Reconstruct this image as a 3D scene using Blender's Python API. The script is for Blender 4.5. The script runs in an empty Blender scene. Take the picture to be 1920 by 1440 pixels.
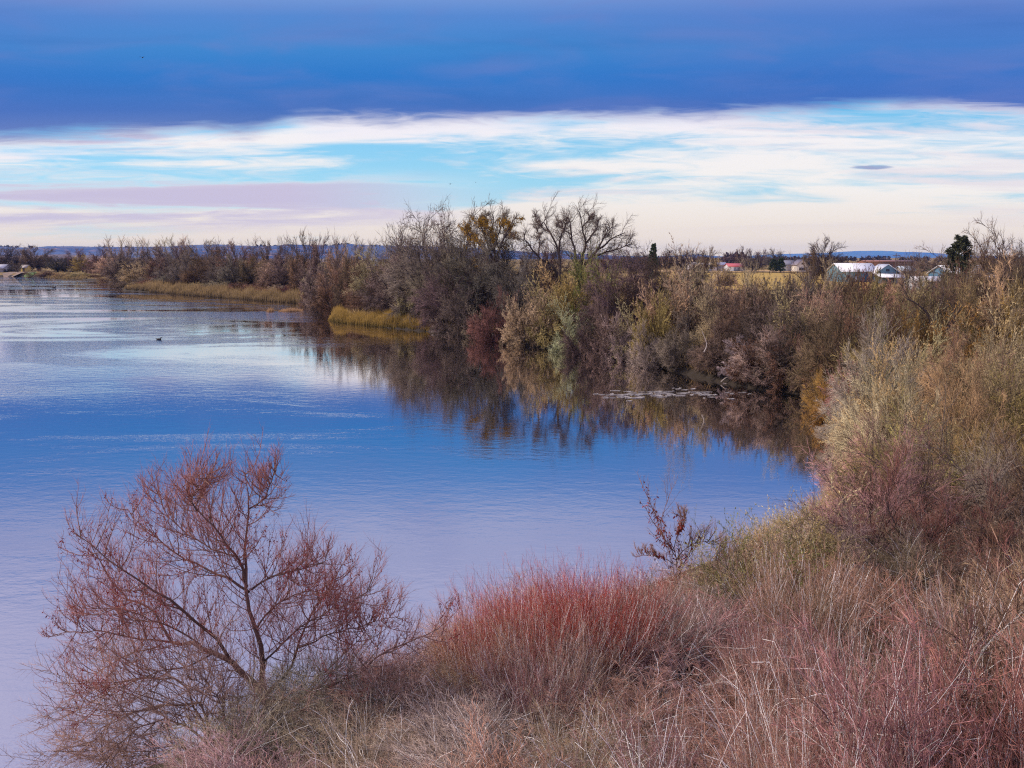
import bpy, math, random
import numpy as np
from mathutils import Vector

# ------------------------------------------------------------------ camera
F = 1560.0            # focal length in photo pixels (photo 1920 x 1440)
PITCH = math.radians(8.75)
H = 9.5               # eye height over the water
CP, SP = math.cos(PITCH), math.sin(PITCH)
C = bpy.context.scene.collection
scn = bpy.context.scene
cam_d = bpy.data.cameras.new("camera")
cam_d.sensor_width = 36.0
cam_d.lens = 36.0 * F / 1920.0
cam_d.clip_start = 0.1
cam_d.clip_end = 20000
cam = bpy.data.objects.new("camera", cam_d)
C.objects.link(cam)
cam.location = (0, 0, H)
cam.rotation_euler = (math.radians(90) - PITCH, 0, 0)
scn.camera = cam

def lin(r, g, b):
    f = lambda c: (c / 255 / 12.92) if c / 255 <= 0.04045 else ((c / 255 + 0.055) / 1.055) ** 2.4
    return (f(r), f(g), f(b), 1.0)

# ------------------------------------------------------------------ light
SUN_EL, SUN_AZ = math.radians(42), math.radians(284)      # azimuth clockwise from +Y
sd = bpy.data.lights.new("sun", 'SUN')
sd.energy = 4.8
sd.angle = math.radians(3)
sd.color = (1.0, 0.86, 0.70)
so = bpy.data.objects.new("sun", sd)
C.objects.link(so)
sv = Vector((math.sin(SUN_AZ) * math.cos(SUN_EL), math.cos(SUN_AZ) * math.cos(SUN_EL), math.sin(SUN_EL)))
so.rotation_euler = sv.to_track_quat('Z', 'Y').to_euler()
so.location = (0, 0, 60)

world = bpy.data.worlds.new("World")
scn.world = world
world.use_nodes = True

class NT:
    def __init__(s, nt): s.nt = nt; s.N = nt.nodes; s.L = nt.links
    def node(s, typ, **kw):
        n = s.N.new(typ)
        for k, v in kw.items(): setattr(n, k, v)
        return n
    def link(s, a, b): s.L.new(a, b)
    def setin(s, sock, v):
        if isinstance(v, bpy.types.NodeSocket): s.L.new(v, sock)
        else: sock.default_value = v
    def math(s, op, a, b=None, c=None, clamp=False):
        n = s.N.new('ShaderNodeMath'); n.operation = op; n.use_clamp = clamp
        s.setin(n.inputs[0], a)
        if b is not None: s.setin(n.inputs[1], b)
        if c is not None: s.setin(n.inputs[2], c)
        return n.outputs[0]
    def mix(s, f, a, b, blend='MIX'):
        n = s.N.new('ShaderNodeMix'); n.data_type = 'RGBA'; n.blend_type = blend
        s.setin(n.inputs[0], f); s.setin(n.inputs[6], a); s.setin(n.inputs[7], b)
        return n.outputs[2]
    def ramp(s, f, stops, interp='LINEAR'):
        n = s.N.new('ShaderNodeValToRGB'); n.color_ramp.interpolation = interp
        cr = n.color_ramp
        while len(cr.elements) > 1: cr.elements.remove(cr.elements[-1])
        cr.elements[0].position = stops[0][0]; cr.elements[0].color = stops[0][1]
        for p, c in stops[1:]:
            e = cr.elements.new(p); e.color = c
        s.setin(n.inputs[0], f)
        return n.outputs[0]
    def noise(s, vec, scale, detail=4, rough=0.55, dist=0.0):
        n = s.N.new('ShaderNodeTexNoise')
        s.setin(n.inputs['Vector'], vec); s.setin(n.inputs['Scale'], scale)
        n.inputs['Detail'].default_value = detail; n.inputs['Roughness'].default_value = rough
        n.inputs['Distortion'].default_value = dist
        return n.outputs['Fac']
    def comb(s, x, y, z):
        n = s.N.new('ShaderNodeCombineXYZ')
        s.setin(n.inputs[0], x); s.setin(n.inputs[1], y); s.setin(n.inputs[2], z)
        return n.outputs[0]
    def smooth(s, v, a, b):
        n = s.N.new('ShaderNodeMapRange'); n.interpolation_type = 'SMOOTHSTEP'
        s.setin(n.inputs[0], v); s.setin(n.inputs[1], a); s.setin(n.inputs[2], b)
        n.inputs[3].default_value = 0; n.inputs[4].default_value = 1
        return n.outputs[0]

def build_sky():
    t = NT(world.node_tree)
    for n in list(t.N): t.N.remove(n)
    out = t.node('ShaderNodeOutputWorld'); bg = t.node('ShaderNodeBackground')
    t.link(bg.outputs[0], out.inputs[0])
    bg.inputs[1].default_value = 0.1
    sky = t.node('ShaderNodeTexSky'); sky.sky_type = 'NISHITA'; sky.sun_disc = False
    sky.sun_elevation = SUN_EL; sky.sun_rotation = SUN_AZ
    tc = t.node('ShaderNodeTexCoord')
    nrm = t.node('ShaderNodeVectorMath', operation='NORMALIZE'); t.link(tc.outputs['Generated'], nrm.inputs[0])
    sep = t.node('ShaderNodeSeparateXYZ'); t.link(nrm.outputs[0], sep.inputs[0])
    x, y, z = sep.outputs
    el = t.math('MULTIPLY', t.math('ARCTAN2', z, y), 57.29578)      # height angle of long cloud lines lying across the view
    az = t.math('MULTIPLY', t.math('ARCTAN2', x, y), 57.29578)
    g = nrm.outputs[0]
    v1 = t.comb(t.math('MULTIPLY', az, 0.05), t.math('MULTIPLY', el, 0.22), 1.3)      # very long billows
    v2 = t.comb(t.math('MULTIPLY', az, 0.055), t.math('MULTIPLY', el, 0.52), 4.1)      # streaks
    v3 = t.comb(t.math('MULTIPLY', az, 0.22), t.math('MULTIPLY', el, 1.7), 7.7)       # wisps
    big = t.noise(v1, 1.0, 5, 0.55, 0.3)
    st = t.noise(v2, 1.0, 5, 0.50, 0.9)
    ws = t.noise(v3, 1.0, 7, 0.62, 1.2)
    # --- high blue sheet of cloud whose lower edge lies about nine degrees up
    edge = t.math('ADD', t.math('SUBTRACT', 8.95, t.math('MULTIPLY', t.smooth(az, -8.0, -32.0), 1.6)), t.math('MULTIPLY', t.smooth(az, 5.0, 30.0), 0.35))
    dip = t.math('DIVIDE', t.math('ADD', az, 17.0), 2.2); dip = t.math('POWER', 2.718, t.math('MULTIPLY', t.math('MULTIPLY', dip, dip), -1.0))
    edge = t.math('SUBTRACT', edge, t.math('MULTIPLY', dip, 0.55))
    wob = t.math('ADD', t.math('MULTIPLY', t.math('SUBTRACT', st, 0.5), 1.1), t.math('ADD', t.math('MULTIPLY', t.math('SUBTRACT', big, 0.5), 2.0), t.math('MULTIPLY', t.math('SUBTRACT', ws, 0.5), 1.1)))
    e2 = t.math('SUBTRACT', t.math('ADD', el, wob), edge)
    deck = t.smooth(e2, -0.4, 0.9)
    deckcol = t.ramp(t.math('DIVIDE', el, 90.0, clamp=True), [
        (0.085, lin(116, 136, 192)), (0.106, lin(72, 116, 192)), (0.128, lin(48, 122, 202)), (0.148, lin(66, 136, 208)),
        (0.168, lin(86, 138, 210)), (0.184, lin(124, 156, 216)), (0.20, lin(164, 176, 222)), (0.30, lin(190, 192, 232)), (0.55, lin(206, 202, 238)), (1.0, lin(206, 202, 236))])
    # indigo towards the east (azimuth +), cobalt in the middle
    ind = t.smooth(az, -4.0, 26.0)
    ind = t.math('MULTIPLY', ind, t.smooth(el, 26.0, 14.0))
    deckcol = t.mix(t.math('MULTIPLY', ind, 0.4), deckcol, lin(76, 106, 192))
    lil = t.math('MULTIPLY', t.math('MULTIPLY', t.smooth(az, -18, -40), 0.35), t.smooth(el, 26.0, 14.0))
    deckcol = t.mix(lil, deckcol, lin(84, 114, 196))
    mott = t.noise(v1, 2.4, 5, 0.5, 0.5)
    deckcol = t.mix(t.math('MULTIPLY', t.smooth(mott, 0.40, 0.80), 0.42), deckcol, lin(116, 130, 196))
    dark2 = t.noise(v2, 0.9, 4, 0.5, 0.6)
    deckcol = t.mix(t.math('MULTIPLY', t.smooth(dark2, 0.48, 0.72), 0.22), deckcol, lin(40, 96, 174))
    # --- open strip below the sheet: cyan sky with white and lilac streaks
    gaptint = t.ramp(t.math('DIVIDE', el, 10.0, clamp=True), [
        (0.0, lin(236, 226, 214)), (0.25, lin(196, 222, 232)), (0.5, lin(158, 214, 234)), (0.95, lin(112, 194, 232))])
    skyc = t.mix(1.0, sky.outputs[0], (0.85, 1.5, 2.3, 1), 'MULTIPLY')
    gap = t.mix(0.82, skyc, t.mix(1.0, gaptint, (10, 10, 10, 1), 'MULTIPLY'))
    cov = t.math('ADD', t.math('MULTIPLY', st, 0.72), t.math('MULTIPLY', ws, 0.28))
    low = t.smooth(el, 4.6, 0.8)
    cov = t.math('ADD', cov, t.math('MULTIPLY', low, 0.16))
    cov = t.math('ADD', cov, t.math('MULTIPLY', t.smooth(az, -2, 22), 0.05))
    white = t.smooth(cov, 0.39, 0.60)
    wcol = t.ramp(t.math('DIVIDE', el, 10.0, clamp=True), [
        (0.0, lin(250, 232, 212)), (0.2, lin(246, 234, 222)), (0.45, lin(248, 244, 240)), (1.0, lin(246, 244, 250))])
    # lilac grey undersides, mostly west (azimuth -)
    v4 = t.comb(t.math('MULTIPLY', az, 0.045), t.math('MULTIPLY', el, 0.62), 12.2)
    li = t.noise(v4, 1.0, 6, 0.6, 0.6)
    lmask = t.math('MULTIPLY', t.math('MULTIPLY', t.smooth(el, 1.2, 3.4), t.smooth(li, 0.47, 0.62)), t.math('ADD', 0.34, t.math('MULTIPLY', t.smooth(az, 4, -18), 0.6)))
    wcol = t.mix(lmask, wcol, lin(206, 196, 220))
    lw = t.math('MULTIPLY', t.math('MULTIPLY', t.smooth(el, 1.2, 2.6), t.smooth(el, 6.0, 4.6)), t.smooth(az, 2.0, -16.0))
    lw = t.math('MULTIPLY', lw, t.smooth(t.math('ADD', li, t.math('MULTIPLY', ws, 0.3)), 0.48, 0.68))
    wcol = t.mix(t.math('MULTIPLY', lw, 0.85), wcol, lin(204, 196, 222))
    white = t.math('MAXIMUM', white, lw)
    # small dark lens cloud in the east
    dx = t.math('DIVIDE', t.math('SUBTRACT', az, 22.8), 1.25); dy = t.math('DIVIDE', t.math('SUBTRACT', t.math('ADD', el, t.math('MULTIPLY', ws, 0.2)), 5.95), 0.13)
    rr = t.math('ADD', t.math('MULTIPLY', dx, dx), t.math('MULTIPLY', dy, dy))
    wcol = t.mix(t.math('MULTIPLY', t.smooth(rr, 1.3, 0.3), 0.9), wcol, lin(150, 160, 200))
    lower = t.mix(white, gap, t.mix(1.0, wcol, (10, 10, 10, 1), 'MULTIPLY'))
    # bright lining directly under the sheet
    lining = t.math('MULTIPLY', t.smooth(e2, -1.5, -0.35), t.smooth(big, 0.44, 0.58))
    lower = t.mix(t.math('MULTIPLY', lining, 0.8), lower, (9.0, 8.7, 9.4, 1))
    col = t.mix(deck, lower, t.mix(1.0, deckcol, (10, 10, 10, 1), 'MULTIPLY'))
    t.link(col, bg.inputs[0])
build_sky()

scn.view_settings.view_transform = 'Standard'
scn.view_settings.look = 'None'
scn.view_settings.gamma = 1
scn.view_settings.exposure = 0.0
scn.view_settings.use_curve_mapping = False
try:
    scn.cycles.use_denoising = False
    scn.cycles.sample_clamp_indirect = 1.5; scn.cycles.sample_clamp_direct = 3.0
    scn.cycles.pixel_filter_type = 'BLACKMAN_HARRIS'; scn.cycles.filter_width = 1.2
    scn.cycles.max_bounces = 6
    scn.cycles.diffuse_bounces = 2
    scn.cycles.glossy_bounces = 3
    scn.cycles.transparent_max_bounces = 4
    scn.cycles.volume_bounces = 0
except Exception: pass

# ------------------------------------------------------------------ projection helpers
def ray(px, py):
    u, v = (px - 960) / F, (720 - py) / F
    return np.array([u, CP + v * SP, -SP + v * CP])
def onz(px, py, z=0.0):
    d = ray(px, py); k = (z - H) / d[2]
    return np.array([0, 0, H]) + d * k
def dist_of(py, z=0.0): return onz(960, py, z)[1]
def at(px, py, Y):
    d = ray(px, py); k = Y / d[1]
    return np.array([0, 0, H]) + d * k

# ------------------------------------------------------------------ shoreline
near_px = [(-60, 1640), (140, 1520), (330, 1440), (470, 1375), (600, 1345), (740, 1320), (860, 1265), (1000, 1195), (1200, 1120), (1350, 1060),
           (1470, 1005), (1550, 950), (1592, 890), (1590, 835), (1562, 795), (1535, 760), (1522, 742)]
far_px = [(1500, 738), (1420, 729), (1330, 713), (1240, 690), (1150, 672), (1060, 659), (960, 645), (900, 634), (840, 627), (808, 622),
          (760, 618), (700, 611), (640, 605), (616, 600), (622, 592), (660, 586), (690, 583), (660, 578), (612, 573), (590, 571), (560, 568), (500, 564), (420, 558),
          (330, 551), (270, 547), (232, 545), (229, 541), (235, 534), (215, 529), (180, 526), (150, 524), (110, 522), (60, 519), (0, 519), (-200, 518), (-500, 518)]
shore = [onz(*p)[:2] for p in near_px + far_px]
POLY = np.array([(-28, -800), (-22, -60), (-14, -12), (-9, 2)] + [tuple(p) for p in shore] + [(-3200, 480), (-3200, -800)])
PA, PB = POLY, np.roll(POLY, -1, axis=0)
def sdist(x, y):
    x = np.asarray(x, float).ravel(); y = np.asarray(y, float).ravel()
    best = np.full(x.shape, 1e18); inside = np.zeros(x.shape, bool)
    for (ax, ay), (bx, by) in zip(PA, PB):
        dx, dy = bx - ax, by - ay
        t = np.clip(((x - ax) * dx + (y - ay) * dy) / (dx * dx + dy * dy + 1e-12), 0, 1)
        best = np.minimum(best, (x - ax - t * dx) ** 2 + (y - ay - t * dy) ** 2)
        c = ((ay > y) != (by > y))
        if abs(dy) > 1e-12:
            inside ^= c & (x < (bx - ax) * (y - ay) / dy + ax)
    d = np.sqrt(best)
    return np.where(inside, -d, d)
def ground_z(x, y):
    d = sdist(x, y)
    x = np.asarray(x, float).ravel(); y = np.asarray(y, float).ravel()
    n = 0.10 * np.sin(x * 0.37 + 1.3 * np.sin(y * 0.21)) + 0.09 * np.sin(y * 0.31 + 2.1 * np.sin(x * 0.17)) + 0.04 * np.sin(x * 1.7 + y * 1.1)
    return np.where(d < 0, np.maximum(-1.4, d * 0.35), 0.42 * np.clip(d / 0.4, 0, 1) + 0.95 * (1 - np.exp(-d / 3.5)) + n * np.clip(d / 3, 0, 1))
def gz(x, y): return float(ground_z([x], [y])[0])
def shore_y(px):     # photo row of the far waterline at a photo column
    xs = [p[0] for p in far_px][::-1]; ys = [p[1] for p in far_px][::-1]
    xs2 = [-500, 0, 60, 150, 180, 229, 270, 330, 420, 500, 560, 612, 700, 808, 840, 900, 960, 1060, 1150, 1240, 1330, 1420, 1500, 1530]
    ys2 = [518, 519, 519, 524, 526, 543, 547, 551, 558, 564, 568, 596, 606, 620, 627, 634, 645, 659, 672, 690, 713, 729, 738, 745]
    return float(np.interp(px, xs2, ys2))

# ------------------------------------------------------------------ mesh accumulator
class Acc:
    def __init__(s): s.v = []; s.q = []; s.t = []; s.a = []; s.n = 0; s.m = []; s.mq = []; s.mt = []
    def add(s, v, quads=None, tris=None, attr=None, mat=0):
        v = np.asarray(v, float).reshape(-1, 3)
        if quads is not None and len(quads): q = np.asarray(quads).reshape(-1, 4) + s.n; s.q.append(q); s.mq.append(np.full(len(q), mat))
        if tris is not None and len(tris): q = np.asarray(tris).reshape(-1, 3) + s.n; s.t.append(q); s.mt.append(np.full(len(q), mat))
        s.v.append(v)
        a = np.zeros((len(v), 2)) if attr is None else np.asarray(attr, float).reshape(-1, 2)
        s.a.append(a); s.n += len(v)
    def mesh(s, name, mats, smooth=False):
        me = bpy.data.meshes.new(name)
        V = np.concatenate(s.v).astype(np.float32)
        Q = np.concatenate(s.q) if s.q else np.zeros((0, 4), int)
        T = np.concatenate(s.t) if s.t else np.zeros((0, 3), int)
        me.vertices.add(len(V)); me.vertices.foreach_set('co', V.ravel())
        li = np.concatenate([Q.ravel(), T.ravel()]).astype(np.int32)
        me.loops.add(len(li)); me.loops.foreach_set('vertex_index', li)
        tot = np.concatenate([np.full(len(Q), 4), np.full(len(T), 3)]).astype(np.int32)
        st = np.concatenate([[0], np.cumsum(tot)[:-1]]).astype(np.int32)
        me.polygons.add(len(tot)); me.polygons.foreach_set('loop_start', st)
        mi = np.concatenate(([np.concatenate(s.mq)] if s.mq else []) + ([np.concatenate(s.mt)] if s.mt else [])).astype(np.int32)
        for m in (mats if isinstance(mats, (list, tuple)) else [mats]): me.materials.append(m)
        me.update(calc_edges=True)
        me.polygons.foreach_set('material_index', mi)
        if smooth: me.polygons.foreach_set('use_smooth', np.ones(len(tot), bool))
        A = np.concatenate(s.a).astype(np.float32)
        for k, nm in enumerate(('tip', 'hue')):
            at_ = me.attributes.new(nm, 'FLOAT', 'POINT'); at_.data.foreach_set('value', A[:, k].copy())
        return me

def norm(v): return v / (np.linalg.norm(v, axis=-1, keepdims=True) + 1e-9)

def grow(P, D, L, nseg, wig, up, rng):
    """polylines from starts P along D; up bends them skyward (negative droops)"""
    n = len(P); pts = np.zeros((n, nseg + 1, 3)); pts[:, 0] = P; d = norm(D)
    for s in range(nseg):
        d = norm(d + rng.normal(0, wig, (n, 3)) + np.array([0, 0, up / nseg]))
        pts[:, s + 1] = pts[:, s] + d * (L / nseg)[:, None]
    return pts

def spawn(pts, L, k, t0, t1, ang, ratio, rng, up=0.0, taper=0.5, lenvar=0.35, stratify=True):
    """children: start points, directions, lengths, parent index, t"""
    n, m, _ = pts.shape; idx = np.repeat(np.arange(n), k)
    if stratify: t = (np.tile(np.arange(k), n) + rng.random(n * k)) / k
    else: t = rng.random(n * k)
    t = t0 + (t1 - t0) * t
    f = t * (m - 1); i = np.minimum(f.astype(int), m - 2); w = (f - i)[:, None]
    p = pts[idx, i] * (1 - w) + pts[idx, i + 1] * w
    T = norm(pts[idx, i + 1] - pts[idx, i])
    r = rng.normal(0, 1, (len(idx), 3)); perp = norm(r - (r * T).sum(1, keepdims=True) * T)
    a = np.radians(rng.normal(ang, ang * 0.22, len(idx)))[:, None]
    D = norm(np.cos(a) * T + np.sin(a) * perp + np.array([0, 0, up]))
    Lc = L[idx] * ratio * (1 - taper * t) * (1 + rng.uniform(-lenvar, lenvar, len(idx)))
    return p, D, Lc, idx, t

def tubes(acc, pts, r0, r1, sides, tip0, tip1, rng, mat=0, hue=None):
    n, m, _ = pts.shape
    T = np.zeros_like(pts); T[:, 1:-1] = pts[:, 2:] - pts[:, :-2]; T[:, 0] = pts[:, 1] - pts[:, 0]; T[:, -1] = pts[:, -1] - pts[:, -2]
    T = norm(T)
    ref = rng.normal(0, 1, (n, 1, 3)); u = norm(np.cross(T, ref)); v = np.cross(T, u)
    s = np.linspace(0, 1, m)[None, :]
    R = (np.asarray(r0)[:, None] * (1 - s) + np.asarray(r1)[:, None] * s)
    a = np.arange(sides) * 2 * math.pi / sides
    ring = pts[:, :, None, :] + R[:, :, None, None] * (np.cos(a)[None, None, :, None] * u[:, :, None, :] + np.sin(a)[None, None, :, None] * v[:, :, None, :])
    V = ring.reshape(-1, 3)
    base = (np.arange(n) * m * sides)[:, None, None] + (np.arange(m - 1) * sides)[None, :, None] + np.arange(sides)[None, None, :]
    nx = (np.arange(n) * m * sides)[:, None, None] + (np.arange(m - 1) * sides)[None, :, None] + ((np.arange(sides) + 1) % sides)[None, None, :]
    q = np.stack([base, nx, nx + sides, base + sides], -1).reshape(-1, 4)
    tipv = np.broadcast_to((tip0 + (tip1 - tip0) * s)[:, :, None], (n, m, sides)).ravel()
    hue = np.broadcast_to((rng.random(n) if hue is None else hue)[:, None, None], (n, m, sides)).ravel()
    acc.add(V, quads=q, attr=np.stack([tipv, hue], 1), mat=mat)

def cones(acc, P, D, L, r, tip0, tip1, rng, mat=0, hue=None):
    """finest twigs: three-sided spikes"""
    n = len(P); T = norm(D); ref = rng.normal(0, 1, (n, 3)); u = norm(np.cross(T, ref)); v = np.cross(T, u)
    a = np.arange(3) * 2 * math.pi / 3
    ring = P[:, None] + np.asarray(r)[:, None, None] * (np.cos(a)[None, :, None] * u[:, None] + np.sin(a)[None, :, None] * v[:, None])
    V = np.concatenate([ring, (P + T * L[:, None])[:, None]], 1).reshape(-1, 3)
    b = (np.arange(n) * 4)[:, None, None]
    t = (b + np.array([[0, 1, 3], [1, 2, 3], [2, 0, 3]])[None]).reshape(-1, 3)
    hue = np.repeat(rng.random(n) if hue is None else hue, 4)
    acc.add(V, tris=t, attr=np.stack([np.tile([tip0] * 3 + [tip1], n), hue], 1), mat=mat)

def leaves(acc, P, D, L, W, rng, mat=0, hue=None):
    """folded long leaves"""
    n = len(P); T = norm(D); ref = rng.normal(0, 1, (n, 3)); u = norm(np.cross(T, ref)); v = np.cross(T, u)
    mid = P + T * (L * 0.45)[:, None]
    V = np.stack([P, mid + u * (W / 2)[:, None] + v * (W * 0.25)[:, None], P + T * L[:, None], mid - u * (W / 2)[:, None] + v * (W * 0.25)[:, None]], 1).reshape(-1, 3)
    b = (np.arange(n) * 4)[:, None, None]
    t = (b + np.array([[0, 1, 2], [0, 2, 3]])[None]).reshape(-1, 3)
    hue = np.repeat(rng.random(n) if hue is None else hue, 4)
    acc.add(V, tris=t, attr=np.stack([np.full(n * 4, 1.0), hue], 1), mat=mat)

# ------------------------------------------------------------------ materials
def new_mat(name):
    m = bpy.data.materials.new(name); m.use_nodes = True
    t = NT(m.node_tree)
    for n in list(t.N): t.N.remove(n)
    out = t.node('ShaderNodeOutputMaterial'); b = t.node('ShaderNodeBsdfPrincipled')
    b.inputs['Roughness'].default_value = 0.85
    b.inputs['Specular IOR Level'].default_value = 0.2
    t.link(b.outputs[0], out.inputs[0])
    return m, t, b, out

def plant_mat(name, base, tip, var=0.35, translucent=0.0, use_obj=True, nscale=0.8):
    m, t, b, out = new_mat(name)
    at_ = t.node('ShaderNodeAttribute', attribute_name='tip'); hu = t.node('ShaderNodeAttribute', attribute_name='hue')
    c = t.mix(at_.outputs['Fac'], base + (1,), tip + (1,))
    tc = t.node('ShaderNodeTexCoord')
    nz = t.noise(tc.outputs['Object'], nscale, 3, 0.6)
    k = t.math('ADD', 1 - var, t.math('MULTIPLY', hu.outputs['Fac'], 2 * var))
    k = t.math('MULTIPLY', k, t.math('ADD', 0.55, t.math('MULTIPLY', nz, 0.9)))
    cc = t.node('ShaderNodeCombineColor')
    for i in range(3): t.link(k, cc.inputs[i])
    c = t.mix(1.0, c, cc.outputs[0], 'MULTIPLY')
    if use_obj:
        oi = t.node('ShaderNodeObjectInfo')
        c = t.mix(1.0, c, oi.outputs['Color'], 'MULTIPLY')
    t.link(c, b.inputs['Base Color'])
    if translucent:
        tr = t.node('ShaderNodeBsdfTranslucent'); t.link(c, tr.inputs[0])
        mx = t.node('ShaderNodeMixShader'); mx.inputs[0].default_value = translucent
        t.link(b.outputs[0], mx.inputs[1]); t.link(tr.outputs[0], mx.inputs[2]); t.link(mx.outputs[0], out.inputs[0])
    return m

BARK = plant_mat('bark', (0.075, 0.055, 0.050), (0.12, 0.09, 0.08), 0.25, nscale=3)
TWIG = plant_mat('twig_tinted', (0.28, 0.24, 0.23), (1.15, 1.15, 1.15), 0.65, nscale=0.9)       # tinted by the object's colour; tip highlights and dark crown interior painted in
LEAF = plant_mat('leaf_tinted', (1, 1, 1), (1, 1, 1), 0.6, 0.3, nscale=0.9)
def flat_mat(name, col, rough=0.8, noise=0.25, scale=1.5, metal=0.0, stretch=(1, 1, 1)):
    m, t, b, out = new_mat(name)
    tc = t.node('ShaderNodeTexCoord'); mp = t.node('ShaderNodeMapping'); mp.inputs['Scale'].default_value = stretch
    t.link(tc.outputs['Object'], mp.inputs[0])
    nz = t.noise(mp.outputs[0], scale, 5, 0.6)
    k = t.math('ADD', 1 - noise, t.math('MULTIPLY', nz, 2 * noise))
    cc = t.node('ShaderNodeCombineColor')
    for i in range(3): t.link(k, cc.inputs[i])
    t.link(t.mix(1.0, tuple(col) + (1,), cc.outputs[0], 'MULTIPLY'), b.inputs['Base Color'])
    b.inputs['Roughness'].default_value = rough; b.inputs['Metallic'].default_value = metal
    return m

# ------------------------------------------------------------------ object helpers
def tag(o, label=None, cat=None, group=None, kind=None):
    if label: o['label'] = label
    if cat: o['category'] = cat
    if group: o['group'] = group
    if kind: o['kind'] = kind
    return o
def obj(name, me, parent=None, loc=(0, 0, 0)):
    o = bpy.data.objects.new(name, me); C.objects.link(o); o.location = loc
    if parent: o.parent = parent
    return o
def empty(name, loc, rz=0.0):
    o = bpy.data.objects.new(name, None); C.objects.link(o); o.location = loc; o.rotation_euler = (0, 0, rz)
    o.empty_display_size = 0.3
    return o

# ------------------------------------------------------------------ ground
def build_ground():
    az = np.concatenate([np.linspace(-180, -42, 60, endpoint=False), np.linspace(-42, 42, 420, endpoint=False), np.linspace(42, 180, 60, endpoint=False)])
    az = np.radians(az); r = np.concatenate([[2.0], np.geomspace(4, 400, 300), np.geomspace(415, 9000, 50)])
    A, R = np.meshgrid(az, r, indexing='ij')
    X, Y = np.sin(A) * R, np.cos(A) * R
    Z = ground_z(X, Y)
    n, m = A.shape
    i = np.arange(n)[:, None]; j = np.arange(m - 1)[None]
    a = i * m + j; b = ((i + 1) % n) * m + j
    acc = Acc(); V = np.stack([X.ravel(), Y.ravel(), Z], 1)
    acc.add(V, quads=np.stack([a, a + 1, b + 1, b], -1).reshape(-1, 4))
    acc.add([[0, 0, 1.2]])
    c = n * m - (n * m)                       # fan at the centre
    cen = n * m; ii = np.arange(n)
    acc.t.append(np.stack([np.full(n, cen), ii * m, ((ii + 1) % n) * m], 1)); acc.mt.append(np.zeros(n))
    m_, t, bs, out = new_mat('ground_soil')
    geo = t.node('ShaderNodeNewGeometry'); pos = geo.outputs['Position']
    sep = t.node('ShaderNodeSeparateXYZ'); t.link(pos, sep.inputs[0])
    n1 = t.noise(pos, 0.035, 5, 0.6); n2 = t.noise(pos, 0.8, 5, 0.6); n3 = t.noise(pos, 9, 3, 0.6)
    c1 = t.mix(t.smooth(n1, 0.35, 0.6), (0.21, 0.13, 0.045, 1), (0.34, 0.24, 0.055, 1))
    c1 = t.mix(t.smooth(n2, 0.4, 0.7), c1, (0.12, 0.075, 0.04, 1))
    c1 = t.mix(t.smooth(n3, 0.45, 0.7), c1, (0.085, 0.06, 0.04, 1))
    c1 = t.mix(t.math('MULTIPLY', t.smooth(sep.outputs[1], 120, 40), 0.9), c1, (0.045, 0.033, 0.028, 1))  # near ground painted darker for the shaded gaps under the brush
    undercut_shade = t.smooth(sep.outputs[2], 0.75, 0.42)  # dark band low on the bank: undercut shadow painted along the waterline
    c1 = t.mix(undercut_shade, c1, (0.028, 0.021, 0.016, 1))
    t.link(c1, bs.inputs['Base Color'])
    bm = t.node('ShaderNodeBump'); bm.inputs['Strength'].default_value = 0.6; bm.inputs['Distance'].default_value = 0.1
    t.link(n3, bm.inputs['Height']); t.link(bm.outputs[0], bs.inputs['Normal'])
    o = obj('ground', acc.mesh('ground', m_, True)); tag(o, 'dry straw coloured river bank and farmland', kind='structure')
build_ground()

def sheet(name, pts, z, mat, label, kind='structure', jag=0.0):
    acc = Acc(); rng = np.random.default_rng(len(name)); P = np.array(pts, float)
    if jag:
        Q = []
        for a, b in zip(P, np.roll(P, -1, 0)):
            for k in range(10):
                Q.append(a + (b - a) * k / 10 + rng.normal(0, jag, 2))
        P = np.array(Q)
    c = P.mean(0); V = [[c[0], c[1], gz(*c) + z]] + [[p[0], p[1], gz(*p) + z] for p in P]
    n = len(P)
    acc.add(V, tris=[[0, i + 1, (i + 1) % n + 1] for i in range(n)])
    return tag(obj(name, acc.mesh(name, mat)), label, kind=kind)

def gpx(px, py): return onz(px, py, 1.35)[:2]
def field_mat(name, c1, c2, scale):
    m_, t, bs, out = new_mat(name); geo = t.node('ShaderNodeNewGeometry')
    n1 = t.noise(geo.outputs['Position'], scale, 6, 0.65)
    t.link(t.mix(t.smooth(n1, 0.35, 0.65), c1 + (1,), c2 + (1,)), bs.inputs['Base Color']); return m_
YF = field_mat('stubble_field', (0.38, 0.255, 0.06), (0.28, 0.19, 0.05), 0.09)
PF = field_mat('pale_field', (0.45, 0.30, 0.14), (0.36, 0.24, 0.11), 0.08)
GF = field_mat('green_field', (0.06, 0.14, 0.03), (0.09, 0.17, 0.035), 0.1)
ga, gb, gc, gd = gpx(1240, 512), gpx(1620, 512), gpx(1640, 545), gpx(1200, 545)
sheet('stubble_field', [ga, gb, gc, gd], 0.25, YF, 'golden stubble field between the thicket and the farm')
sheet('pale_field', [gpx(1230, 507), gpx(1600, 507), gpx(1610, 511.5), gpx(1230, 511.5)], 0.30, PF, 'pale tan grass strip beyond the stubble field')
sheet('grass_field', [gpx(1540, 501), gpx(1740, 501), gpx(1760, 508), gpx(1540, 508)], 0.34, GF, 'green grass field behind the blue barn')
sheet('path', [gpx(4, 512.5), gpx(20, 510.5), gpx(56, 509.5), gpx(66, 510.5), (gpx(40, 512.5)), gpx(8, 514)], 0.15, field_mat('sand_path', (0.26, 0.19, 0.15), (0.18, 0.13, 0.10), 0.2), 'pale sandy track on the far shore')
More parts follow.
